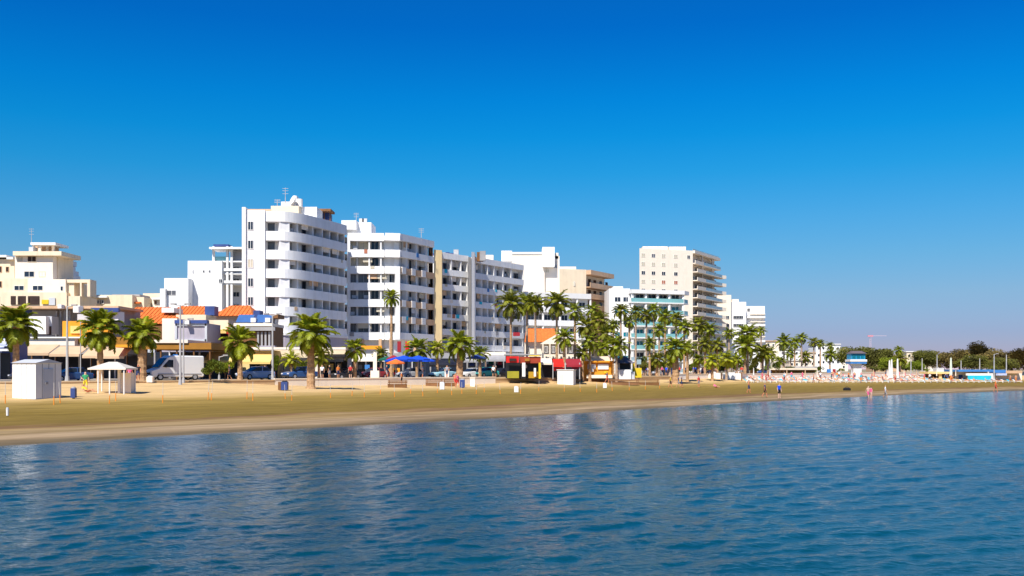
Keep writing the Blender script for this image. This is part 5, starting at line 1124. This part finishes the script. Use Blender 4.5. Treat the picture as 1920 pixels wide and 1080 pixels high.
person(1434, 745, 1, 'navy', 'black', 'bare-legged person in dark top walking by the waterline', rz=1.6, sk=2); person(1404, 737, 2, None, 'navy', 'bare-chested sunburnt person in dark shorts on the dark sand', rz=1.2, sk=2)
person(1628, 749, 1, None, 'pink', 'bather standing in the shallows, first of the wading pair', rz=.3, sk=1); person(1633, 751, 0, 'pink', None, 'bather in the shallows, second of the wading pair', rz=2, sk=1)
person(1660, 748, 1, 'white', 'grey', 'person in long white shirt walking in the shallows', rz=1.2, sk=0, h=1.05); person(1867, 735, 1, 'orange', 'red', 'person in orange and red at the water near the blue roof', rz=1, sk=2, h=1.1)
person(1257, 727, 1, 'yellow', 'black', 'person in yellow top and black shorts before the thick grove palm', rz=1.4); person(1272, 727, 1, 'navy', 'grey', 'person in navy walking right beside the thick grove palm trunk', rz=1.5); person(1278, 727, 2, 'black', 'navy', 'person in black next to the one in navy', rz=1.5)
person(1310, 726, 0, 'red', 'grey', 'person in long red top by the white screens', rz=.6, sk=2); person(1342, 727, 3, 'pink', 'pink', 'person in pink sitting low on the sand before the white screens', rz=.4, dz=-.35)
person(854, 726, 1, None, 'red', 'bare-chested bather leaving the cream wall', rz=.5, sk=2, h=1.05); person(858, 727, 2, 'pink', 'red', 'bather in pink beside the bare-chested one', rz=1, sk=2)
person(160, 735, 2, 'green', 'yellow', 'beachgoer in green with yellow bag by the sun pavilion', rz=.5); person(163, 737, 3, 'yellow', 'red', 'person in yellow seated on the sand by the sun pavilion', rz=1.2, dz=-.3)
person(243, 0, 0, 'pink', 'turq', 'person in pink top standing at the wall beside the thick palm', rz=.4, D=97); person(259, 0, 1, 'black', 'navy', 'person in dark clothes behind the thick palm trunk', rz=.4, D=101)
for px, D, tp, bt in ((430, 107, 'grey', 'navy'), (497, 113, 'yellow', 'black'), (604, 118, 'white', 'black'), (618, 120, 'black', 'grey'), (634, 122, 'orange', 'navy'), (657, 121, 'red', 'black'), (725, 125, 'navy', 'grey'), (753, 122, 'orange', 'black'), (792, 128, 'white', 'grey'), (838, 130, 'grey', 'navy'), (925, 141, 'white', 'black'), (930, 143, 'black', 'black'), (1055, 150, 'navy', 'grey'), (1075, 152, 'white', 'navy'), (1138, 150, 'navy', 'red')):
    person(px, 0, random.choice([0, 1, 2]), tp, bt, {430: 'person in grey standing under the shrub by the palm', 497: 'person in yellow between the silver blue car and the lamp post', 604: 'person in white at the pale cafe pillar', 618: 'person in black before the cafe posters', 634: 'person in orange top before the cafe posters', 657: 'person in red near the corner palm', 725: 'person in navy under the dark green parasol', 753: 'person in orange top below the blue parasols', 792: 'person in white under the last blue parasol', 838: 'person in grey by the white gatepost', 925: 'person in white by the black car and kiosk', 930: 'person all in black by the snack kiosk', 1055: 'person in navy before the red awning bar', 1075: 'person in white under the dark red awning', 1138: 'person in navy and red at the orange kiosk'}[px], 'people strolling on the promenade', D=D)
for i in range(34):
    px = random.uniform(1200, 1400); D = random.uniform(178, 196)
    tp, bt = random.choice(['white', 'navy', 'black', 'red', 'blue', 'grey', 'pink']), random.choice(['black', 'navy', 'grey'])
    person(px, 0, random.choice([0, 1, 2]), tp, bt, 'person among the walkers on the promenade under the grove palms', 'walkers under the grove palms', D=D)
# sunbathers: rows of white sunbeds below the white wall
def bed():
    fr = MB(); fr.box(-.32, .32, -1.0, .35, .26, .31)
    for sx in (-1, 1):
        for yy in (-.9, .3): fr.box(sx*.3-.03, sx*.3+.03, yy-.03, yy+.03, 0, .26)
    bk = MB(); bk.loft([[(-.32, .35, .27), (.32, .35, .27), (.32, .35, .32), (-.32, .35, .32)], [(-.32, .92, .62), (.32, .92, .62), (.32, .90, .68), (-.32, .90, .68)]]); mt = MB().box(-.29, .29, -.97, .34, .31, .37)
    return fr.mesh('frame'), bk.mesh('backrest'), mt.mesh('mattress')
FRM, BKM, MTM = bed()
nb = 0
for row in range(6):
    py = 717.5-row*2.4; px = 1404.0+row*3
    while px < 1918:
        x, y, z = on_ground(px, py, 120, 320); px += random.uniform(9, 13)
        if not shore(su(x, y)[0])+5 < su(x, y)[1] < UE-2.2: continue
        if 1738 < px < 1800 and row > 1: continue
        if px > 1795 and row > 0: continue
        a = math.radians(48)+random.uniform(-.3, .3)-math.pi/2+math.pi*.5
        t = thing('sunbed', 'white sunbed in the crowded rows below the white wall', 'sunbed', (x, y, z), a, 'sunbeds below the white wall'); nb += 1
        inst('frame', FRM, white2, t); inst('backrest', BKM, random.choice([white2, white2, CL['turq'], awn]), t); inst('mattress', MTM, random.choice([white2, white2, CL['grey'], awn, pale, CL['turq'], white2]), t)
        q = random.random(); tp, bt = random.choice([None, None, 'red', 'white', 'navy', 'pink', 'orange', 'turq', 'black']), random.choice(['black', 'red', 'navy', 'pink', 'turq', 'orange'])
        if q < .55: person(0, 0, 3, tp, bt, 'sunbather reclining on a white sunbed in the crowd', 'sunbathers on sunbeds', rz=a, loc=(x, y, z), dz=-.05)
        elif q < .85: person(0, 0, random.choice([0, 1, 2]), tp, bt, 'beachgoer standing among the white sunbeds', 'beachgoers standing in the crowd', loc=(x+.9, y-.3, z))
for i in range(16):
    px = 1415+i*31+random.uniform(-8, 8); x, y, z = on_ground(px, 712, 120, 320); t = thing('furled_beach_umbrella', 'furled pale beach umbrella standing among the sunbeds', 'beach umbrella', (x, y, z), 0, 'furled umbrellas among the sunbeds')
    inst('pole', cached('upole', lambda: MB().tube((0, 0, 0), (0, 0, 2.3), .025, .025, 6).mesh('pole')), polem, t); inst('cloth', cached('ucloth', lambda: MB().tube((0, 0, .9), (0, 0, 2.2), .13, .05, 7).mesh('cloth')), random.choice([white2, pale, awn, white2]), t)
x, y, z = on_ground(1588, 732); t = thing('beach_bag', 'small dark bag lying on the dark sand by the far shallows', 'bag', (x, y, z), .4)
part('bag_body', MB().loft([[(x-.4, y-.2, z), (x+.4, y-.2, z), (x+.4, y+.2, z), (x-.4, y+.2, z)], [(x-.36, y-.17, z+.28), (x+.36, y-.17, z+.28), (x+.36, y+.17, z+.28), (x-.36, y+.17, z+.28)]]), CL['black'], t) if 0 else None
t.rotation_euler = (0, 0, 0); part('bag_body', MB().loft([[(x-.5, y-.2, z), (x+.5, y-.2, z), (x+.5, y+.2, z), (x-.5, y+.2, z)], [(x-.5, y-.22, z+.3), (x+.5, y-.22, z+.3), (x+.5, y+.22, z+.3), (x-.5, y+.22, z+.3)], [(x-.3, y-.1, z+.42), (x+.3, y-.1, z+.42), (x+.3, y+.1, z+.42), (x-.3, y+.1, z+.42)]]), CL['black'], t)
part('strap', MB().tube((x-.25, y, z+.4), (x, y, z+.6), .02, .02, 5).tube((x, y, z+.6), (x+.25, y, z+.4), .02, .02, 5), CL['black'], t)
